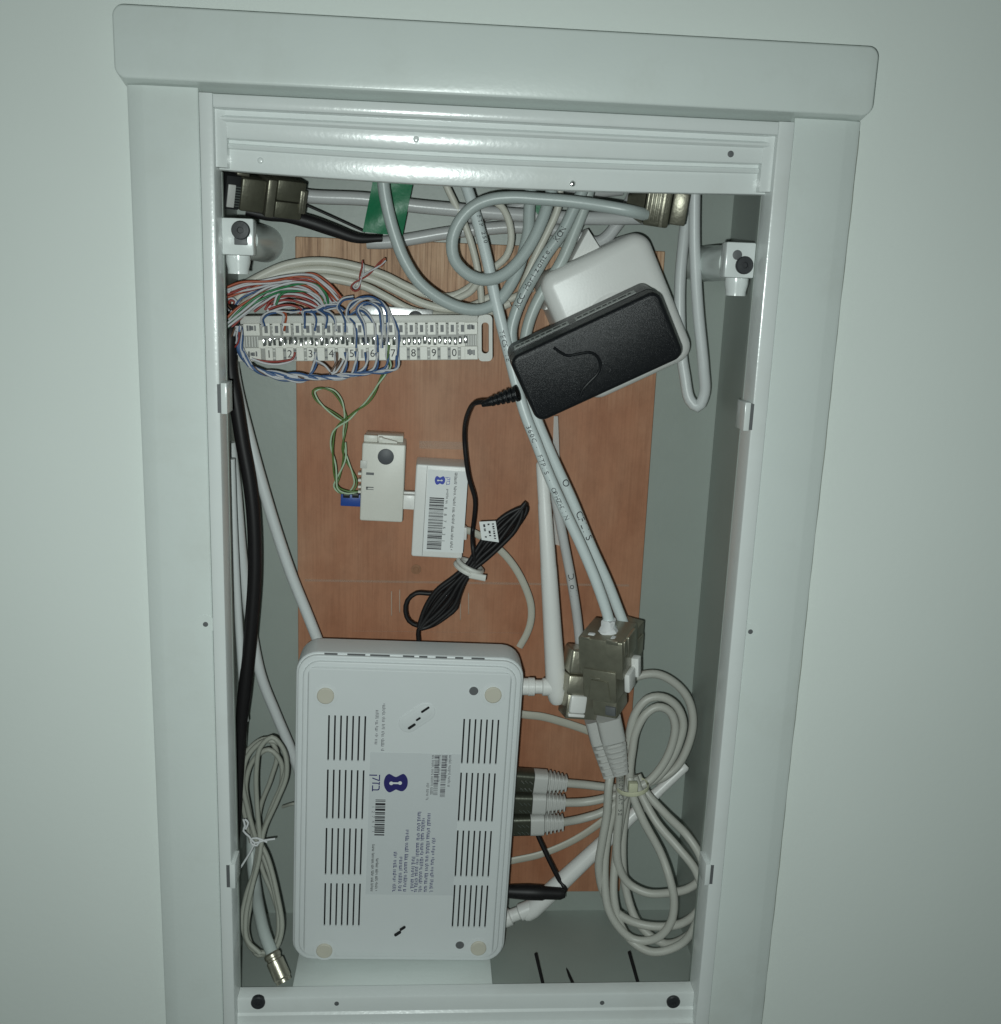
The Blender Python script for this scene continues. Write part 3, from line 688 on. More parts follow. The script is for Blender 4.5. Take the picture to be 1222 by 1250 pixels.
# three plugged into the side of the router
patch('patch cable in the topmost socket on the side of the router', at(651, 953, 58), at(691, 956, 58), [(715, 958), (740, 961), (768, 962), (790, 955), (806, 951), (826, 936), (840, 910), (846, 880), (840, 853), (824, 834), (802, 823), (780, 825), (755, 836, 60)], 58, shell=.62)
patch('patch cable in the middle socket on the side of the router', at(649, 979, 58), at(689, 980, 58), [(715, 979), (740, 974), (766, 964), (769, 930), (769, 893), (777, 868), (791, 853), (808, 851), (825, 861), (834, 882), (829, 907), (818, 930), (800, 951), (778, 962, 54)], 56, shell=.62)
patch('patch cable in the lowest socket on the side of the router', at(647, 1005, 58), at(687, 1004, 58), [(712, 999), (738, 990), (762, 970), (771, 922), (776, 894), (788, 872), (803, 863), (817, 868), (824, 884), (821, 907), (810, 932), (790, 955), (770, 964, 52)], 62, shell=.62)
GL = 'lower loops of the tied patch cables'
for lab, pts, d in (('loop of patch cable fanning down from the tie, the inner one', [(769, 950, 46), (771, 966), (784, 999), (807, 1042, 36), (818, 1074, 30), (823, 1100, 28), (818, 1128, 28), (800, 1146, 30), (772, 1146, 34), (745, 1115, 38), (738, 1070, 44), (744, 1010, 50), (760, 968, 52)], 44),
                    ('loop of patch cable fanning down from the tie, the middle one', [(774, 948, 50), (781, 966, 48), (801, 1003, 40), (828, 1035, 30), (849, 1062, 24), (858, 1092, 20), (852, 1122, 20), (832, 1152, 24), (795, 1162, 28), (765, 1142, 36), (750, 1100, 42), (752, 1040, 50), (764, 968, 55)], 50),
                    ('loop of patch cable fanning down from the tie, nearest the right wall', [(778, 946, 56), (788, 966, 52), (813, 994, 42), (839, 1020, 30), (855, 1045, 24), (862, 1072, 21), (860, 1105, 22), (846, 1137, 26), (812, 1152, 34), (780, 1128, 42), (764, 1085, 50), (760, 1035, 55), (766, 972, 60)], 57)):
    cable('patch_cable_loop', lab, 'cable', pts, d, 2.25, M_patch, GL)
# the nylon tie that holds them
ti = thing('cable_tie', 'yellowed nylon tie holding the patch cables together', 'cable tie', at(772, 960, 40))
bm = bmesh.new(); pth = [at(772, 960, 48) - ti.location + Vector((.0085*math.cos(a), .0090*math.sin(a), .0012*math.cos(a))) for a in [2*math.pi*i/28 for i in range(29)]]
tube(bm, pth, .0013, 8, thin=.4); obj('strap', bm, M_tiey, ti)
bm = B(-.0022, .0026, -.0022, .0018, -.0026, .0026, bev=.0005); obj('head', bm, M_tiey, ti)

# flat grey phone cords
cable('flat_cord', 'flat grey phone cord passing behind the router below the antenna', 'cord', [(615, 866, 70), (637, 872), (662, 875), (688, 882), (712, 890), (735, 899, 74)], 72, 2.3, M_flat, thin=.4)
cable('flat_cord', 'flat grey phone cord rising to the right under the three plugs', 'cord', [(600, 1056, 72), (624, 1051), (660, 1043), (700, 1026), (731, 1006), (750, 990, 74)], 73, 2.2, M_flat, thin=.4)

# ================================================================== router
corners = [at(357, 799, 28), at(641, 811, 28), at(616, 1175, 31.5), at(358, 1175, 31.5)]
rc = sum(corners, Vector()) / 4
ro = thing('router', 'white router standing face in against the plywood showing its vented underside', 'router', rc, (1.2, 1.3, 0))
RW, RH = .1145, .1775
bm = rprism(RW, RH, .011, .0035, .0260, .0012, back=.004); lid = obj('lid', bm, M_router, ro)
bm = rprism(RW - .0022, RH - .0022, .010, .0018, .0040, .0008); obj('outer_ridge', bm, M_router, lid)
bm = rprism(RW - .0075, RH - .0075, .0085, .0004, .0024, .0008); obj('inner_ridge', bm, M_router, lid)
# base plate with its vent slots cut right through
cols, rows = [], []
xl = [on_plane(ro, x, 900, -.0006)[0] for x in [401.2 + 7.35*i for i in range(7)]]
xr = [on_plane(ro, x, 900, -.0006)[0] for x in [565.5 + 6.95*i for i in range(7)]]
rows = [(on_plane(ro, 480, b_, -.0006)[1], on_plane(ro, 480, a_, -.0006)[1]) for a_, b_ in ((875, 930), (941, 1001), (1012, 1069), (1079, 1131))]
sw = .00042
X0, X1, Z0, Z1 = -(RW - .0150)/2, (RW - .0150)/2, -(RH - .0150)/2, (RH - .0150)/2
xc = [X0]; hole_x = []
for x in xl + xr: hole_x.append(len(xc)); xc += [x - sw, x + sw]
xc.append(X1)
zc = [Z0]; hole_z = []
for a_, b_ in rows[::-1]: hole_z.append(len(zc)); zc += [a_, b_]
zc.append(Z1)
bm = bmesh.new(); g = [[bm.verts.new((x, -.0008, z)) for x in xc] for z in zc]
for i in range(len(zc) - 1):
    for j in range(len(xc) - 1):
        if i in hole_z and j in hole_x: continue
        bm.faces.new((g[i][j], g[i][j+1], g[i+1][j+1], g[i+1][j]))
bm.normal_update(); bmesh.ops.solidify(bm, geom=bm.faces[:], thickness=.0011)
bp = obj('base_plate', bm, M_router, ro)
bm = bmesh.new(); oo = rrect(RW - .0150, RH - .0150, .00001, 1)
loft(bm, [[(px, -.0008, pz) for px, pz in rrect(RW - .0151, RH - .0151, .0002, 3)], [(px, -.0007, pz) for px, pz in rrect(RW - .0140, RH - .0140, .0010, 3)], [(px, .0006, pz) for px, pz in rrect(RW - .0122, RH - .0122, .0055, 3)]], False, False)
obj('plate_edge', bm, M_router, ro)
bm = B(X0 + .002, X1 - .002, .00044, .00060, Z0 + .002, Z1 - .002); 
bm2 = B(X0 + .001, X1 - .001, .00035, .00039, Z0 + .001, Z1 - .001); bm.free(); obj('vent_void', bm2, M_hole, ro)
FY = -.0008
# rubber feet, screw holes
for x, y in ((397.5, 849), (602, 848), (396, 1160), (584, 1157)):
    lx, lz = on_plane(ro, x, y, FY)
    bm = bmesh.new(); lathe(bm, (lx, FY, lz), (0, -1, 0), [(-.0002, .0062), (.00008, .0060), (.00012, .0056)], 28); obj('foot_recess', bm, M_router, ro)
    bm = bmesh.new(); lathe(bm, (lx, FY, lz), (0, -1, 0), [(-.0002, .0043), (.0008, .0043), (.0012, .0038)], 26); obj('rubber_foot', bm, M_foot, ro)
for x, y in ((579, 844), (562, 1154)):
    lx, lz = on_plane(ro, x, y, FY)
    bm = bmesh.new(); lathe(bm, (lx, FY, lz), (0, -1, 0), [(-.0002, .0031), (.0002, .0030), (.00022, .0025)], 20); h = obj('screw_well', bm, M_router, ro)
    bm = bmesh.new(); lathe(bm, (lx - .0003, FY - .0001, lz + .0003), (0, -1, 0), [(-.0002, .0024), (.0002, .0023), (.00021, .0020)], 20); obj('screw', bm, M_slot, h)
# slanted wall-hook recess
for x, y, sc_, full in ((509, 876, 1.0, True), (489, 1136, .6, False)):
    lx, lz = on_plane(ro, x, y, FY)
    rot = Matrix.Translation((lx, 0, lz)) @ Matrix.Rotation(R(-38), 4, 'Y')
    if full:
        bm = rprism(.0205, .0100, .005, FY - .00035, FY + .0002, .0003); bm.transform(rot); hk = obj('hook_recess', bm, M_router, ro)
        bm = rprism(.0165, .0066, .003, FY - .00042, FY, .0002); bm.transform(rot); obj('hook_plate', bm, M_router, hk)
    for (dx, dz, ww, hh) in ((-.0048, -.0022, .0046, .0014), (.0002, -.0009, .0028, .0011), (.0060, .0012, .0050, .0012)) if full else ((-.0022, -.0004, .0042, .0016), (.0018, .0006, .0036, .0014)):
        bm = rprism(ww, hh, hh*.45, FY - .0006, FY, .0001); bm.transform(rot @ Matrix.Translation((dx, 0, dz))); obj('hook_slot', bm, M_hole, ro)
# rating label
l0 = on_plane(ro, 452, 918, FY); l1 = on_plane(ro, 553, 1093, FY)
bm = B(l0[0], l1[0], FY - .00012, FY + .0001, l1[1], l0[1]); lab = obj('rating_label', bm, M_paper, ro)
PY = FY - .00016
# blue two-lobed emblem and the Hebrew word beside it, both turned to the right
def emblem(parent, cx, cz, s, y, m, mw):
    bm = bmesh.new(); raw = [(0,-40),(-22,-51),(-40,-60),(-58,-48),(-70,-8),(-62,35),(-37,62),(-12,52),(3,42),(18,48),(42,53),(64,32),(72,0),(66,-38),(45,-62),(20,-51)]
    k_ = s / 72; cl = [Vector((cx + px*k_, 0, cz - pz*k_)) for px, pz in raw]
    sp_ = spline(cl[-2:] + cl + cl[:3], s*.12); i0 = min(range(len(sp_)//2), key=lambda i: (sp_[i]-cl[0]).length); i1 = max(range(len(sp_)//2, len(sp_)), key=lambda i: -(sp_[i]-cl[0]).length)
    pts = [(p.x, p.z) for p in sp_[i0:i1]]
    loft(bm, [[(x, y - .00003, z) for x, z in pts], [(x, y + .0001, z) for x, z in pts]]); e = obj('emblem', bm, m, parent)
    bm = bmesh.new()
    for sx in (-.36, .36): lathe(bm, (cx + s*sx, y, cz + s*sx*.06), (0, -1, 0), [(-.00005, s*.16), (.00006, s*.16)], 18)
    marks(bm, cx - s*.36, cx + s*.36, cz - s*.075, cz + s*.075, y - .00005)
    obj('emblem_bone', bm, mw, e)
ex, ez = on_plane(ro, 483, 956, PY)
emblem(lab, ex, ez, .0062, PY, M_inkb, M_paperw)
tx, tz = on_plane(ro, 459.5, 944.5, PY)
flat_text('\u05e7\u05d6\u05d1', .0066, tx, tz, PY, -90, M_inkb, lab, name='lettering', sx=1.05)
rnd = random.Random(3)
def lines(parent, origin_o, specs, h, y, m, name='small_print'):
    bm = bmesh.new()
    for x, ya, yb in specs:
        a = on_plane(origin_o, x, ya, y); b = on_plane(origin_o, x, yb, y); micro_line(bm, (a[0]+b[0])/2, b[1], a[1], h, y, rnd)
    me = bpy.data.meshes.new('print'); bm.to_mesh(me); bm.free(); return link(name, me, m, parent)
lines(lab, ro, [(528, 1023, 1088), (522, 993, 1088), (515, 999, 1088), (510, 991, 1088), (504, 1046, 1088), (496, 1013, 1088), (489, 1046, 1088), (482, 1040, 1088)], .0019, PY, M_inkb)
lines(lab, ro, [(460, 1048, 1088), (455, 1031, 1088)], .0014, PY, M_ink)
lines(lab, ro, [(549, 922, 960), (545, 922, 950), (536, 922, 956), (528, 922, 971), (522, 956, 976)], .0014, PY, M_inkg)
lines(ro, ro, [(468, 859, 917), (460, 867, 909)], .0016, FY - .0001, M_inkg)
def barcode(parent, o, x0, x1, ya, yb, y, m, seed, k=.00035):
    r_ = random.Random(seed); bm = bmesh.new(); a = on_plane(o, x0, ya, y); b = on_plane(o, x1, yb, y); z = a[1]
    while z > b[1]:
        wd = r_.choice((1, 1, 2, 3)) * k; marks(bm, a[0], b[0], max(b[1], z - wd), z, y); z -= wd + r_.choice((1, 1, 2)) * k
    me = bpy.data.meshes.new('print'); bm.to_mesh(me); bm.free(); return link('barcode', me, m, parent)
barcode(lab, ro, 458.5, 469, 976, 1020, PY, M_ink, 4, .0004)
barcode(lab, ro, 539.5, 543, 922, 973, PY, M_inkg, 6, .0003)
barcode(lab, ro, 531, 534, 922, 971, PY, M_inkg, 8, .0003)
for i, ch in enumerate('127471'):
    x, z = on_plane(ro, 455.5, 984 + 6.0*i, PY); flat_text(ch, .0021, x, z, PY, -90, M_inkg, lab, name='barcode_digit')
# dark sockets peeping out along the upper edge
bm = bmesh.new()
for x0, x1 in ((396, 412), (424, 446), (452, 476), (492, 506), (512, 522), (532, 546), (556, 566), (576, 592)):
    a = on_plane(ro, x0, 797, .0030); b = on_plane(ro, x1, 797, .0030); box(bm, a[0], b[0], .0030, .0036, RH/2 - .0011, RH/2 - .0004)
obj('rear_sockets', bm, M_slot, ro)
# antennas with hinges
def antenna(tip, knee, hinge, d0, d1, r0, r1):
    ap, kp, hp = at(*tip, d0) - rc, at(*knee, d1) - rc, at(*hinge, d1) - rc
    Mi = mat_of(ro).inverted(); ap, kp, hp = Mi @ (ap + rc), Mi @ (kp + rc), Mi @ (hp + rc)
    ax = kp - ap; L = ax.length
    bm = bmesh.new(); lathe(bm, ap, ax, [(0, r0*.70), (.0012, r0*.96), (.004, r0), (L*.165, r0*1.03), (L*.17, r0*1.09), (L*.42, r0 + (r1-r0)*.45), (L*.425, r0 + (r1-r0)*.52), (L*.60, r0 + (r1-r0)*.72), (L*.80, r1*.985), (L*.805, r1), (L*.84, r1), (L*.845, r1*1.02), (L*.95, r1*1.02), (L*.985, r1*.85), (L, r1*.6)], 20)
    an = obj('antenna', bm, M_white, ro)
    jn = ap + ax * .93; bm = bmesh.new(); hx = hp - jn; H = hx.length
    lathe(bm, jn, hx, [(0, r1*.9), (H*.35, r1*.92), (H*.38, r1*.72), (H*.55, r1*.72), (H*.57, r1*.95), (H*.72, r1*.95), (H*.74, r1*.88), (H, r1*.88)], 18); obj('hinge', bm, M_white, an)
antenna((661.5, 563), (680, 858), (632, 838), 44, 46, .0031, .0051)
antenna((838, 934), (640, 1119), (600, 1128), 66, 58, .0028, .0052)

# clear strip hanging beside the antenna
bm = bmesh.new(); q = [at(676, 508, 64), at(681, 508, 64), at(683, 560, 64), at(684, 666, 62), at(676, 664, 62), at(674, 570, 64)]; o0 = q[0].copy()
f = bm.faces.new([bm.verts.new(p - o0) for p in q]); bm.normal_update(); bmesh.ops.solidify(bm, geom=[f], thickness=.0006)
tag(obj('clear_strip', bm, M_clear, None, o0), 'clear plastic strip hanging beside the upright antenna', 'plastic strip')

# ================================================================== terminal strip
kp = (at(287, 392, 50) + at(290, 438, 50) + at(598, 385, 50) + at(597, 440, 50)) / 4
kr = thing('terminal_strip', 'numbered ten pair phone terminal strip across the top of the plywood', 'terminal strip', kp, (0, -2.3, 0))
KX0 = on_plane(kr, 288, 415)[0]; KX1 = on_plane(kr, 584, 412)[0]; KE = on_plane(kr, 599, 412)[0]
obj('body', B(KX0, KX1, .0022, .0320, -.0106, .0070, bev=.0004), M_block, kr)
obj('channel', B(KX0 + .004, KX1 - .001, .0012, .0021, -.0100, .0062), M_chan, kr)
obj('contact_shelf', B(KX0 + .0105, KX1 - .0065, .0009, .0013, -.0042, -.0002), M_ivory, kr)
bm = B(KX0 + .002, KX1, .0020, .0300, .0072, .0112, bev=.0006); obj('top_rail', bm, M_block, kr)
def tile(x, z0, z1, w_, slot):
    bm = bmesh.new()
    if slot:
        s0, s1, sx = slot; 
        for a in ((x - w_/2, x - sx, z0, z1), (x + sx, x + w_/2, z0, z1), (x - sx, x + sx, z0, s0), (x - sx, x + sx, s1, z1)):
            box(bm, a[0], a[1], 0, .0016, a[2], a[3])
        bmesh.ops.remove_doubles(bm, verts=bm.verts[:], dist=1e-6)
    else: box(bm, x - w_/2, x + w_/2, 0, .0016, z0, z1, bev=.0002, seg=1)
    return bm
n1 = on_plane(kr, 328.4, 431)[0]; n0 = on_plane(kr, 554.6, 434)[0]; pitch = (n0 - n1) / 18
zt = on_plane(kr, 440, 394)[1], on_plane(kr, 440, 409)[1]; zl = on_plane(kr, 440, 423.5)[1], on_plane(kr, 440, 440)[1]
for k in range(20):
    x = n1 + pitch * (k if k < 20 else 0) - (pitch * .0)
    blank = k in (8, 10)
    if not blank: obj('tab_slot', B(x - .0017, x + .0001, .0007, .00115, zt[1] + .0010, zt[0] - .0010), M_slot, kr)
    obj('upper_tab', tile(x - .0008, zt[1], zt[0], .0036, None if blank else (zt[1] + .0012, zt[0] - .0012, .0008)), M_ivory, kr)
    t = obj('lower_tab', tile(x, zl[1], zl[0], .0037, (zl[1] + .0012, zl[0] - .0012, .0006) if k == 9 else None), M_ivory, kr)
    if k % 2 == 0: flat_text('1234567890'[k // 2], .0052, x, (zl[0] + zl[1]) / 2, -.0001, 0, M_ink, t, 'CENTER', name='number')
    # spring contacts between the rows
    for j, (dx, w_) in enumerate(((-.0021, .0014), (.0006, .0016))):
        bm = bmesh.new()
        zc_ = (zt[1] + zl[0]) / 2
        box(bm, -w_/2, w_/2, -.0004, .0004, -.0019, .0019, bev=.0003)
        v = (CAM - kp); tilt = Matrix.Rotation(-.06 + random.uniform(-.35, .35), 4, 'X') @ Matrix.Rotation(.06 + random.uniform(-.35, .35), 4, 'Z')
        if k > 12: tilt = Matrix.Rotation(-.03 + random.uniform(-.05, .05), 4, 'X') @ Matrix.Rotation(-.04 + random.uniform(-.05, .05), 4, 'Z')
        bm.transform(Matrix.Translation((x + dx, .0004, zc_ + random.uniform(-.0004, .0004))) @ tilt); obj('contact', bm, M_chrome, kr)
        if random.random() < .8: obj('slit', B(x + dx + .0006, x + dx + .0011, .0006, .0013, zc_ - random.uniform(.0004, .0018), zc_ + random.uniform(.0004, .0018)), M_slot, kr)
    bm = bmesh.new()
    for zz in (zt[0] - .001, (zt[0] + zt[1]) / 2, zt[1] + .001, zl[0] - .0015, zl[1] + .0015):
        box(bm, x + .0019, x + .0030, .0004, .0014, zz - .0004, zz + .0004)
    obj('wire_grip', bm, M_slot if k % 3 else M_block, kr)
for xa, xb in ((on_plane(kr, 297, 400)[0], on_plane(kr, 317, 400)[0]), (on_plane(kr, 567, 400)[0], on_plane(kr, 583, 400)[0])):
    e = obj('end_block', B(xa, xb, -.0002, .0020, zt[1], zt[0], bev=.0002, seg=1), M_ivory, kr); obj('end_block', B(xa, xb, -.0002, .0020, zl[1], zl[0], bev=.0002, seg=1), M_ivory, kr)
    bm = bmesh.new(); 
    for i in range(5):
        xx = xa + (xb - xa) * (.12 + .17 * i); box(bm, xx, xx + (xb - xa)*.07, .0002, .0012, zl[0] + .0004, zt[1] - .0004)
    obj('end_fins', bm, M_block, kr)
    bm = bmesh.new(); w_ = xb - xa
    for zz, hh in (((zt[0]+zt[1])/2 + .0008, .0016), ((zl[0]+zl[1])/2 + .0004, .0018)):
        for i in range(4): marks(bm, xa + w_*(.2 + .15*i*random.uniform(.8, 1.1)), xa + w_*(.32 + .15*i), zz - hh*random.uniform(.4, 1), zz + hh*random.uniform(.3, .8), -.0003)
    me = bpy.data.meshes.new('print'); bm.to_mesh(me); bm.free(); link('end_mark', me, M_slot, kr)
# end lug with its long hole
bm = bmesh.new(); cxh = (KX1 + KE) / 2 + .0004; wz = .0105
oc, oi = rrect(KE - KX1 + .0010, .0225, .0022, 5), rrect(.0036, .0150, .0017, 5)
loft(bm, [[(cxh + a, y, b) for a, b in ring] for ring, y in ((oi, .0035), (oi, .0012), (oc, .0012), (oc, .0035), (oi, .0035))], False, False)
obj('end_lug', bm, M_block, kr)
# bright bracket behind the strip that throws the flash straight back
bm = B(on_plane(kr, 436, 384)[0], on_plane(kr, 527, 384)[0], -.0004, .0004, -.0032, .0036, bev=.0003)
zb = on_plane(kr, 480, 384, .012)[1]
nrm = ((CAM + RT*-.006 + DN*.006) - at(490, 383, 62)).normalized()
bm2 = bmesh.new(); merge(bm2, bm)
cxb = (on_plane(kr, 436, 384)[0] + on_plane(kr, 527, 384)[0]) / 2
ax = math.atan2(nrm.z, -nrm.y); az = math.atan2(nrm.x, -nrm.y)
bm2.transform(Matrix.Translation((-cxb, 0, 0))); bm2.transform(Matrix.Rotation(-R(-2.3), 4, 'Y')); bm2.transform(Matrix.Rotation(-ax, 4, 'X') @ Matrix.Rotation(az, 4, 'Z')); bm2.transform(Matrix.Rotation(R(-2.3), 4, 'Y').inverted() @ Matrix.Identity(4)); bm2.transform(Matrix.Translation((cxb + .0005, .0125, zb)))
obj('steel_bracket', bm2, M_steel, kr)
bm = bmesh.new(); sx_, sz_ = on_plane(kr, 507, 390, .011); lathe(bm, (sx_, .0112, sz_), (0, -1, 0), [(-.001, .0042), (.0010, .0040), (.0022, .0030), (.0027, .0012)], 20); obj('bracket_screw', bm, M_slot, kr)

# ------------------------------------------------------------------ coloured wires
def pair(label, pts, m1, m2, d, group, r=.58, tw=.042, name='wire_pair', spread=.66, n=7):
    path = spline(P(pts, d), .0012); o0 = path[0].copy(); t = thing(name, label, 'wire pair', o0, group=group)
    T, N = frames(path); acc = 0; ph = random.uniform(0, 6.28); pa, pb = [], []
    for i, p in enumerate(path):
        if i: acc += (p - path[i-1]).length
        a = ph + 2*math.pi*acc/tw; b = T[i].cross(N[i]); off = (N[i]*math.cos(a) + b*math.sin(a)) * spread * MM
        pa.append(p + off); pb.append(p - off)
    for pp, mm in ((pa, m1), (pb, m2)):
        bm = bmesh.new(); tube(bm, pp, r*MM, n, origin=o0); obj('insulated_wire', bm, mm, t, angle=60)
    return t
def Z3(pts): return [(265 + x/6.79, 310 + y/6.79, *e) for x, y, *e in pts]
def snap(pts):
    x0 = pts[0][0]; gx = 334.7 + 12.55 * round((x0 - 334.7) / 12.55) - x0
    return [(p[0] + gx, *p[1:]) if i < 2 else p for i, p in enumerate(pts)]
def jit(pts, a=2.0): return [(p[0] + random.uniform(-a, a)*.6, p[1] + random.uniform(-a, a)*.5, *p[2:]) for p in pts]
GO = 'orange and white wire pairs fanning over the terminal strip'
LO = 'orange and white twisted wires fanning from the left wall over the terminal strip'
for i, pts in enumerate(([(70, 292, 42), (200, 245), (400, 222), (560, 195), (700, 170), (800, 172), (900, 235), (1030, 360, 54)],
            [(70, 310, 44), (250, 262), (450, 212), (650, 196), (800, 205), (900, 280), (1000, 385, 54)],
            [(72, 330, 42), (260, 262), (440, 232), (620, 214), (800, 226), (890, 300), (985, 400, 56)],
            [(72, 350, 45), (280, 290), (470, 235), (650, 222), (790, 240), (880, 320), (950, 405, 56)],
            [(88, 540, 40), (200, 430), (360, 320), (480, 268), (640, 256), (760, 285), (860, 380), (900, 440, 56)],
            [(100, 610, 44), (230, 500), (330, 400), (450, 300), (600, 268), (770, 270), (880, 345), (925, 430, 56)])):
    pair(('uppermost', 'second highest', 'third highest', 'middle', 'long low', 'lowest')[i] + ' orange and white wire pair fanning from the left wall over the terminal strip', Z3(pts), (M_wo, M_wo, M_wr, M_wo, M_wo, M_wr)[i], M_ww, 47 + i*1.3, GO)
for i, pts in enumerate(([(70, 300, 48), (220, 255), (420, 228), (600, 205), (760, 190), (880, 270), (1010, 375, 57)], [(75, 345, 49), (240, 300), (400, 262), (560, 238), (720, 235), (850, 290), (960, 385, 58)], [(95, 575, 46), (220, 460), (350, 350), (500, 282), (660, 262), (800, 300), (890, 390, 58)], [(300, 470, 54), (400, 400), (480, 340), (590, 320), (700, 330), (800, 370, 56)])):
    pair(('second layer orange and white wire pair just under the uppermost one', 'red and white wire pair threaded midway through the orange fan', 'orange and white wire pair beside the highest green pair', 'red and white wire pair crossing below the green arch')[i], Z3(pts), (M_wo, M_wr, M_wo, M_wr)[i], M_ww, 54, GO)
GR = 'red and white wire pairs bunched above terminals one to three'
LR = 'red and white twisted wires bunched low above terminals one to three'
for i, pts in enumerate(([(405, 470, 54), (450, 400), (560, 355), (680, 350), (800, 395), (860, 450, 56)], [(415, 465, 54), (480, 410), (600, 385), (720, 405), (830, 455, 56)], [(430, 470, 53), (520, 440), (620, 430), (700, 455), (690, 490, 55)],
            [(100, 420, 50), (85, 400), (110, 375), (150, 390), (140, 430), (110, 445, 52)], [(500, 480, 54), (560, 500), (555, 570), (550, 640, 50)])):
    pair(('red and white wire pair bunched highest above terminals one to three', 'red and white wire pair second in the bunch above terminals one to three', 'red and white wire pair lying lowest above terminal two', 'red and white wire loop at the left end over the pale cables', 'orange and white wire pair dropping into terminal two')[i], Z3(pts), M_wr if i != 4 else M_wo, M_ww, 50 + i*.8, GR)
GG = 'green and white wire pairs sweeping over the terminal strip'
LG = 'green and white twisted wires sweeping in an arch over the terminal strip'
for i, pts in enumerate(([(78, 585, 38), (200, 470), (390, 325), (560, 262), (700, 240), (820, 260), (900, 350), (910, 420, 55)], [(85, 610, 41), (240, 470), (420, 350), (520, 305), (640, 298), (760, 312), (850, 355), (900, 430, 55)], [(480, 420, 50), (520, 330), (600, 300), (740, 310), (850, 375), (890, 420, 54)])):
    pair(('green and white wire pair sweeping highest over the terminal strip', 'green and white wire pair just below the highest green one', 'short green and white wire pair arching over terminals two to four')[i], Z3(pts), M_wg, M_ww, 44 + i*2, GG)
GB = 'blue and white wire pairs looping into the terminals'
LBT = 'blue and white twisted wires arching into the top of the terminal strip'
for i, pts in enumerate(([(150, 440, 50), (200, 370), (330, 300), (470, 250), (600, 245, 56)], [(400, 600, 49), (385, 540), (430, 490), (560, 480), (660, 480, 56)], [(720, 620, 49), (715, 530), (720, 480), (820, 470), (900, 430), (990, 420, 56)],
            [(810, 640, 49.5), (815, 540), (780, 480), (700, 470), (610, 490, 56)], [(905, 620, 49), (910, 520), (860, 480), (830, 460), (900, 420), (1000, 405, 57)], [(1000, 640, 49.5), (990, 540), (930, 490), (880, 470), (1000, 440), (1050, 470, 56)],
            [(1085, 650, 49), (1080, 560), (1030, 490), (1000, 440), (1040, 380), (1130, 360, 57)])):
    pair(('blue and white wire pair slipping under the orange wires at the left end', 'blue and white wire pair arching into terminal one', 'blue and white wire pair arching right out of terminal three', 'blue and white wire pair arching left out of terminal three', 'blue and white wire pair arching out of terminal four', 'blue and white wire pair arching right between terminals four and five', 'blue and white wire pair arching high out of terminal five')[i], snap(Z3(pts)) if i else Z3(pts), M_wb, M_ww, 52 + i*.3, GB, r=.48, spread=.55)
for i, pts in enumerate(([(430, 425, 49), (428, 398), (424, 385), (428, 370), (444, 363), (462, 367, 58)], [(442, 420, 49), (438, 395), (436, 378), (446, 369), (462, 376), (466, 396), (466, 425, 49)], [(474, 436, 48.5), (474, 405), (473, 382), (465, 368), (452, 363), (438, 366), (426, 378, 57)],
            [(455, 430, 49), (453, 400), (450, 385), (440, 378), (428, 384), (420, 392, 56)], [(484, 440, 49), (484, 405, 49), (478, 385), (470, 374), (456, 369), (444, 372, 57)])):
    pair(('blue and white wire pair curling over terminal five', 'blue and white wire ring standing over terminals five and six', 'blue and white wire pair arching from terminal seven to the left', 'blue and white wire pair arching low over terminal six', 'blue and white wire pair arching furthest right beside terminal seven')[i], snap(pts), M_wb, M_ww, 53 + i*.4, GB, r=.48, spread=.55)
GBL = 'blue and white wire pairs slung below the terminal strip'
LBL = 'blue and white twisted wires slung in a bundle below the terminal strip'
for i in range(8):
    e = [[(435, 439)], [(447.5, 440)], [(460, 441)], [(472.8, 442)], [(410, 440)], [(422.5, 440)], [(485, 444)], [(385, 440)]][i][0]
    dy = i * 1.7; st_ = random.uniform(-3, 3)
    pts = [(289 + i*.7, 398, 46), (292 + i*.6, 428 + st_*.3, 45), (305 + i, 447 + dy*.3), (335, 455 + dy*.45), (372, 458 + dy*.45)]
    if e[0] > 400: pts += [(402, 462 + dy*.15 - i*.6), (min(e[0] - 6, 432), 458 + dy*.1 - i*.4)]
    if e[0] > 440: pts += [(e[0] - 3, 451)]
    pts += [(e[0], e[1] + 3, 49), (e[0], e[1] - 10, 48.8)]
    pair('%s wire pair slung below the strip into %s' % ('brown and white' if i == 4 else 'blue and white', ('terminal five', 'the gap before six', 'terminal six', 'the gap before seven', 'terminal four', 'the gap before five', 'terminal seven', 'terminal three')[i]), pts, M_wb if i not in (4,) else M_wbr, M_ww, 46 + (i % 3)*1.1, GBL, tw=.02)
pair('red and white twisted wires crossing under terminals one and two', [(307, 438, 47), (322, 442), (340, 443), (358, 438), (360, 430, 49)], M_wr, M_ww, 48, None)
pair('brown and white twisted wires hanging under terminals three to five', [(382, 440, 49), (396, 446), (407, 455), (414, 446), (418, 438, 49)], M_wbr, M_ww, 49, None)
# the little red and white twist above the strip
pair('small red and white wire twist standing loose above the pale cables', [(470, 317, 60), (464, 322), (452, 332), (440, 340), (432, 347), (430, 351), (434, 354), (438, 351), (440, 340), (443, 326), (442, 318, 60)], M_wr, M_ww, 60, None, r=.45, tw=.02)
pair('short orange wire end beside the small red twist', [(464, 325, 60), (468, 320), (470, 315, 60)], M_wo, M_wo, 60, None, r=.35)
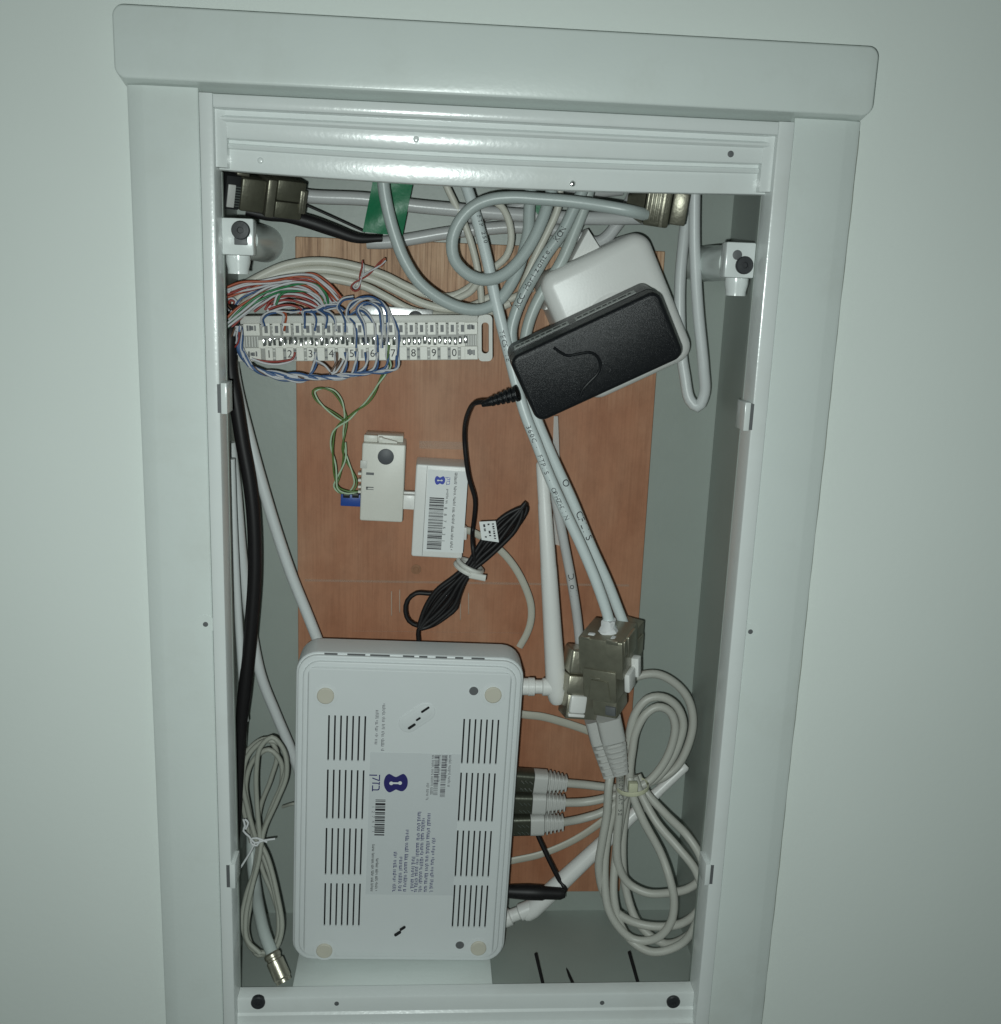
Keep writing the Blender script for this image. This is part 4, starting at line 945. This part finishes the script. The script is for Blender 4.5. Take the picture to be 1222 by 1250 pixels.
# left wire tails where the cables lose their jackets
for i, (x0, y0, x1, y1) in enumerate(((281, 352, 276, 372), (284, 380, 277, 398), (287, 400, 280, 418), (290, 405, 284, 428))):
    pair(('brown wire tail topmost at the left end of the terminal strip', 'green wire tail at the left end of the terminal strip', 'brown wire tail lower at the left end of the terminal strip', 'red wire tail lowest at the left end of the terminal strip')[i], [(x0, y0, 42), ((x0+x1)/2 - 3 + i*2, (y0+y1)/2, 43), (x1, y1, 46), (x1 + 5, y1 + 6, 48)], (M_wbr, M_wg, M_wbr, M_wr)[i], M_ww, 44, 'wire tails at the left end of the terminal strip', r=.42)
# green pair running down to the phone socket
pair('olive green and pale twisted wires looping down from terminal seven to the phone socket', [(474, 420, 48.5), (474, 438, 49), (476, 446), (470, 455), (462, 468), (456, 480), (448, 491), (436, 501), (424, 512), (415, 518), (408, 526), (405, 545), (408, 565), (410, 585), (413, 596), (424, 601), (440, 600, 66)], M_wol, M_wpale, 64, None, r=.48, tw=.032)
pair('olive green and pale twisted wires curling in a loop beside the phone socket', [(420, 514, 70), (410, 507), (396, 497), (386, 487), (383, 478), (392, 474), (406, 477), (415, 487), (420, 500), (422, 514), (420, 530), (419, 548), (424, 563), (431, 578), (434, 590), (428, 600), (416, 602), (409, 594), (413, 583), (420, 562), (421, 540, 68)], M_wol, M_wpale, 68, None, r=.48, tw=.032)

# ================================================================== phone socket on the plywood
pp = (at(441, 540, 61) + at(494, 545, 61) + at(492, 636, 61) + at(441, 636, 61)) / 4
ps = thing('phone_socket', 'small ivory phone socket with a round grey cap screwed to the plywood', 'phone socket', pp, (0, 1.6, 0))
PW, PH = .0219, .0405
obj('body', rprism(PW, PH, .0010, 0, .0212, .0007), M_ivory, ps)
bm = B(-PW/2 + .0010, PW/2 - .0015, .0060, .0205, PH/2 + .0002, PH/2 + .0035, bev=.0004); box(bm, -PW/2 + .0005, -PW/2 + .0075, .0030, .0075, PH/2 + .0001, PH/2 + .0036, bev=.0004); box(bm, -.0030, -.0008, .0020, .0050, PH/2 + .0001, PH/2 + .0030, bev=.0003)
bmp = bmesh.new(); loft(bmp, [[(-.001, y, PH/2 + .0002), (PW/2 - .0045, y, PH/2 + .0002), (PW/2 - .0045, y, PH/2 + .0010), (-.001, y, PH/2 + .0026)] for y in (.0020, .0050)]); merge(bm, bmp); obj('top_catch', bm, M_ivory, ps)
x, z = on_plane(ps, 471, 557.5); bm = bmesh.new(); lathe(bm, (x, 0, z), (0, -1, 0), [(-.0004, .0041), (.0003, .0041), (.0005, .0037)], 28); obj('round_cap', bm, M_dgrey, ps)
a = on_plane(ps, 447, 576.5); b = on_plane(ps, 456.5, 580); obj('dark_slot', B(a[0], b[0], -.0001, .001, b[1], a[1]), M_slot, ps)
a = on_plane(ps, 447, 594); b = on_plane(ps, 456, 598); bm = bmesh.new(); box(bm, a[0], a[0] + .0008, -.0002, .001, b[1], a[1]); box(bm, a[0], b[0], -.0002, .001, a[1] - .0005, a[1]); box(bm, a[0], b[0], -.0002, .001, b[1], b[1] + .0003); obj('small_hook', bm, M_slot, ps)
a = on_plane(ps, 440, 562); b = on_plane(ps, 448, 572); obj('side_notch', B(a[0], b[0], -.0002, .001, b[1], a[1], bev=.0002), M_block, ps)
a = on_plane(ps, 416, 603, .006); b = on_plane(ps, 441, 617, .006); tb = obj('blue_terminal', B(a[0], b[0] + .001, .0060, .0150, b[1] - .0008, a[1], bev=.0004), M_blue, ps)
for xx in (419, 430, 440):
    a = on_plane(ps, xx, 600, .0056); b = on_plane(ps, xx + 8, 608, .0056); obj('terminal_hole', B(a[0], b[0], .0054, .0070, b[1], a[1], bev=.0002), M_hole, tb); obj('terminal_screw', B(a[0] + .0004, b[0] - .0004, .0050, .0056, (a[1] + b[1])/2 - .0002, (a[1] + b[1])/2 + .0005), M_chrome, tb)
bm = bmesh.new()
for yy in (576, 584, 592, 598):
    a = on_plane(ps, 437.5, yy, .004); box(bm, a[0], a[0] + .0018, .002, .006, a[1] - .0012, a[1])
obj('side_teeth', bm, M_ivory, ps)
bm = bmesh.new(); a = on_plane(ps, 494, 601, .006); b = on_plane(ps, 504, 622, .006); box(bm, a[0] - .001, b[0] + .002, .0055, .0115, b[1], a[1] - .0014, bev=.0004); box(bm, a[0] - .001, b[0] + .002, .0065, .0105, a[1] - .0010, a[1] + .0002, bev=.0003)
plug = tag(obj('phone_plug', bm, M_white, None), 'clear white phone plug joining the socket to the splitter box', 'phone plug'); plug.matrix_world = mat_of(ps)

# ================================================================== splitter box
pp = (at(508.5, 566, 60) + at(571, 570, 60) + at(563.5, 682, 60) + at(502.5, 680, 60)) / 4
sp = thing('splitter_box', 'white splitter box with a barcode label and a blue emblem on the plywood', 'splitter box', pp, (0, 2.0, 0))
SW, SH = .0264, .0487
obj('body', rprism(SW, SH, .0012, 0, .0213, .0007), M_white, sp)
a = on_plane(sp, 524, 573, 0); b = on_plane(sp, 565, 675, 0); sl = obj('barcode_label', B(a[0] - .0006, b[0], -.00012, .0001, b[1], a[1]), M_paperw, sp)
bm = bmesh.new(); box(bm, a[0] - .0012, a[0] - .0010, -.00006, .0001, -SH/2 + .0006, SH/2 - .0006); obj('lid_seam', bm, M_slot, sp)
SY = -.00016
ex, ez = on_plane(sp, 537, 586.5, SY); emblem(sl, ex, ez, .0027, SY, M_inkbb, M_paperw)
x, z = on_plane(sp, 547.5, 582, SY); flat_text('\u05e7\u05d6\u05d1', .0030, x, z, SY, -90, M_inkbb, sl, name='lettering')
barcode(sl, sp, 524.5, 538.5, 607, 671, SY, M_ink, 11, .00021)
lines(sl, sp, [(554, 577, 671)], .0014, SY, M_ink); lines(sl, sp, [(546, 597, 614)], .0012, SY, M_ink)
for i, ch in enumerate('887631'):
    x, z = on_plane(sp, 544 - i*.6, 619 + 8.0*i, SY); flat_text(ch, .0022, x, z, SY, -90, M_ink, sl, name='barcode_digit')
# phone cord from the splitter to behind the router
fc = thing('telephone_cable', 'flat grey phone cord with a small paper tag leaving the splitter box', 'phone cord', at(566, 650, 66))
path = spline(P([(564, 647, 66), (572, 648), (582, 652), (598, 662), (614, 675), (628, 692), (640, 714), (648, 738), (648, 758), (643, 774), (634, 790, 70)], 56)); bm = bmesh.new(); tube(bm, path, .0019, 12, thin=.42, origin=fc.location); obj('cord', bm, M_flat, fc, angle=60)
bm = B(-.0010, .0016, -.003, .003, -.0034, .0034, bev=.0005); obj('plug', bm, M_white, fc)
tagp = [at(585, 637, 50), at(605, 636, 50), at(609, 662, 50), at(588, 659, 50)]
bm = bmesh.new(); f = bm.faces.new([bm.verts.new(p - fc.location) for p in tagp]); bm.normal_update(); bmesh.ops.solidify(bm, geom=[f], thickness=-.0007); pt = obj('paper_tag', bm, M_paperw, fc)
bm = bmesh.new()
for i in range(3):
    for j in range(7):
        u = .22 + .27*i; v = .12 + .11*j + random.uniform(-.02, .02); a = tagp[0].lerp(tagp[1], u).lerp(tagp[3].lerp(tagp[2], u), v) - fc.location; b = tagp[0].lerp(tagp[1], u + .12).lerp(tagp[3].lerp(tagp[2], u + .12), v) - fc.location
        if random.random() < .8: dz = Vector((0, -.00012, -.00055 - .0003*random.random())); y_ = Vector((0, -.00012, 0)); bm.faces.new([bm.verts.new(p) for p in (a + y_, b + y_, b + dz, a + dz)])
me = bpy.data.meshes.new('print'); bm.to_mesh(me); bm.free(); link('small_print', me, M_ink, pt)

# ================================================================== white power socket and black adapter
pp = (at(665, 376, 45) + at(787, 283, 45) + at(848, 428, 45) + at(708, 497, 45)) / 4
so = thing('power_socket', 'white square power socket tilted on the plywood behind the black adapter', 'power socket', pp, (0, -26.5, 0))
b_ = rprism(.0575, .0670, .0085, 0, .0375, .0060, cx=.0025, cz=.0030, n=8)
obj('body', b_, M_white, so)
bm = bmesh.new()
oc, oi = [[(rr*math.cos(2*math.pi*i/48), rr*math.sin(2*math.pi*i/48)) for i in range(48)] for rr in (.0185, .0172)]
loft(bm, [[(a + .001, y, b - .003) for a, b in ring] for ring, y in ((oi, .0004), (oi, -.0003), (oc, -.0003), (oc, .0004))], False, False); obj('socket_ring', bm, M_white, so)
bm = bmesh.new(); fp = [on_plane(so, x, y, .012) for x, y in ((664, 378), (692, 327), (718, 279), (732, 301), (722, 340), (690, 372))]
loft(bm, [[(x_*k, y_, z_*k) for x_, z_ in fp] for y_, k in ((.0120, .985), (.0128, 1.0), (.0300, 1.0))]); obj('cover_flap', bm, M_white, so)

pp = at(729, 437, 9)
ad = thing('power_adapter', 'black power adapter plugged into the white socket with its cord bundled below', 'power adapter', pp, (9, -27.0, -4))
AW, AH = .0735, .0335
obj('body', rprism(AW, AH, .0048, 0, .0280, .0019, back=.001, n=8), M_black, ad)
bm = bmesh.new(); loft(bm, [[(px, .0105, pz) for px, pz in rrect(AW + .0004, AH + .0004, .0050)], [(px, .0110, pz) for px, pz in rrect(AW + .0004, AH + .0004, .0050)]]); obj('seam', bm, M_blackg, ad)
for xa, xb in ((-.0325, -.0050), (-.0015, .0285)):
    s_ = obj('side_label', B(xa, xb, .0125, .0195, AH/2 - .0002, AH/2 + .00015), M_strip, ad)
    bm = bmesh.new(); x = xa + .001
    while x < xb - .0025:
        L = random.uniform(.0012, .004); vs = [bm.verts.new(p) for p in ((x, .0150, AH/2 + .0002), (min(x+L, xb-.001), .0150, AH/2 + .0002), (min(x+L, xb-.001), .0172, AH/2 + .0002), (x, .0172, AH/2 + .0002))]; bm.faces.new(vs); x += L + .0008
    me = bpy.data.meshes.new('print'); bm.to_mesh(me); bm.free(); link('small_print', me, M_ink, s_)
bm = bmesh.new(); lp = [on_plane(ad, x, y, 0) for x, y in ((676, 424), (684, 430), (693, 434), (706, 432), (720, 430), (729, 435), (733, 445), (730, 455), (720, 466), (712, 475), (708, 484))]
tube(bm, spline([Vector((x, -.0001, z)) for x, z in lp], .001), .0007, 8); obj('raised_line', bm, M_blackg, ad)
# cord: strain relief, run to the bundle, folded turns, tail into the router
Mi = mat_of(ad).inverted()
p0, p1 = Mi @ at(632, 480, 20), Mi @ at(597, 491, 24)
bm = bmesh.new(); L = (p1 - p0).length; prof = []
for i in range(6): s0_ = i/6*L; prof += [(s0_, .0038 - i*.00028), (s0_ + L*.085, .0038 - i*.00028), (s0_ + L*.09, .0025 - i*.0001), (s0_ + L*.155, .0025 - i*.0001)]
prof += [(L*1.25, .0013)]
lathe(bm, p0, p1 - p0, prof, 14); obj('strain_relief', bm, M_black, ad)
cp = P([(597, 491, 24), (580, 492, 30), (571, 505, 40), (567, 530, 54), (569, 560), (573, 585), (580, 610), (579, 632), (577, 648, 64)], 62)
cp += P([(577, 665, 56), (580, 690, 56)], 56)
bm = bmesh.new(); tube(bm, [Mi @ p for p in spline(cp)], .0012, 9); obj('cord', bm, M_cord, ad, angle=60)
A_, B_ = Vector((642, 614)), Vector((498, 760))
rn = random.Random(5)
turns = []
def lat(pa_, pb_, t, o):
    dx, dy = pb_[0] - pa_[0], pb_[1] - pa_[1]; L_ = math.hypot(dx, dy)
    return (pa_[0] + dx*t - dy/L_*o, pa_[1] + dy*t + dx/L_*o)
up_, lo_, mid_ = (640, 617), (513, 767), (573, 694)
for k in range(10):
    o = k - 4.5; turns.append([lat(up_, mid_, t, o * f) for t, f in ((-.06 + abs(o)*.025, .3), (.10, .9), (.30, 2.3), (.55, 2.5), (.8, 1.5))] + [lat(mid_, lo_, t, o * f) for t, f in ((0, .95), (.22, 1.6), (.5, 3.1), (.75, 2.6), (.92, 1.2), (1.0, .3))])
turns.append([(638, 616), (643, 617), (643, 624), (632, 642), (622, 652)])
turns.append([(566, 702), (548, 716), (528, 724), (508, 725), (497, 733), (494, 745), (499, 758), (510, 765), (522, 762)])
turns.append([(574, 698), (566, 712), (560, 730), (557, 743), (545, 752), (528, 762), (514, 768)])
turns.append([(516, 758), (511, 770), (511, 790)])
for k, tpts in enumerate(turns):
    d_ = 56 + (k * 5 % 3) * 2.6 + (2 if k > 9 else 0)
    bm = bmesh.new(); tube(bm, [Mi @ p for p in spline(P([(x_ + rn.uniform(-1, 1), y_ + rn.uniform(-1, 1)) for x_, y_ in tpts], d_))], .00125, 9); obj('cord', bm, M_cord, ad, angle=60)
zt_ = thing('cable_tie', 'white nylon tie round the bundle of black cord', 'cable tie', at(572, 693, 52))
dirv = (at(598, 662, 58) - at(545, 725, 58)).normalized(); sd = dirv.cross(Vector((0, -1, 0))).normalized()
for off in (-.0010, .0014):
    bm = bmesh.new(); ce = at(572, 693, 58) - zt_.location + dirv * off
    tube(bm, [ce + sd*(.0066*math.cos(a)) + Vector((0, -1, 0))*(.0082*math.sin(a)) + dirv*(.0016*math.cos(a)) for a in [2*math.pi*i/26 for i in range(27)]], .0012, 8); obj('strap', bm, M_tie, zt_)
pa, pb = at(573, 702, 50), at(593, 706, 48)
bm = bmesh.new(); tube(bm, [p - zt_.location for p in spline([pa, pa.lerp(pb, .5), pb])], .0017, 8, thin=.4); obj('tail', bm, M_tie, zt_)

# barrel power plug in the side of the router
bpg = thing('power_plug', 'black barrel power plug in the lower side of the router', 'power plug', at(650, 1090, 54))
Mi = Matrix.Translation(bpg.location).inverted()
bm = bmesh.new(); a, b = Mi @ at(618, 1088, 56), Mi @ at(690, 1091, 52); L = (b - a).length; lathe(bm, a, b - a, [(0, .0036), (L*.35, .0044), (L*.62, .0042), (L*.66, .0036), (L*.92, .0034), (L, .0022)], 18); obj('barrel', bm, M_cord, bpg)
bm = bmesh.new(); tube(bm, [Mi @ p for p in spline(P([(687, 1090, 52), (690, 1085), (684, 1076), (673, 1055), (664, 1036), (656, 1018), (650, 1000, 66)], 58))], .0014, 9); obj('cord', bm, M_cord, bpg, angle=60)
# stubs on the cabinet floor beside the ledge
for x0, y0, x1, y1, lab in ((654, 1164, 664, 1206, 'black wire stub standing on the cabinet floor, nearest the router'), (691, 1182, 702, 1206, 'shorter black wire stub standing on the cabinet floor'), (768, 1162, 780, 1204, 'black wire stub standing on the cabinet floor nearest the right wall')):
    cable('wire_stub', lab, 'wire', [(x0, y0, 36), ((x0+x1)/2, (y0+y1)/2), (x1, y1, 17)], 26, .9, M_cord, n=8)
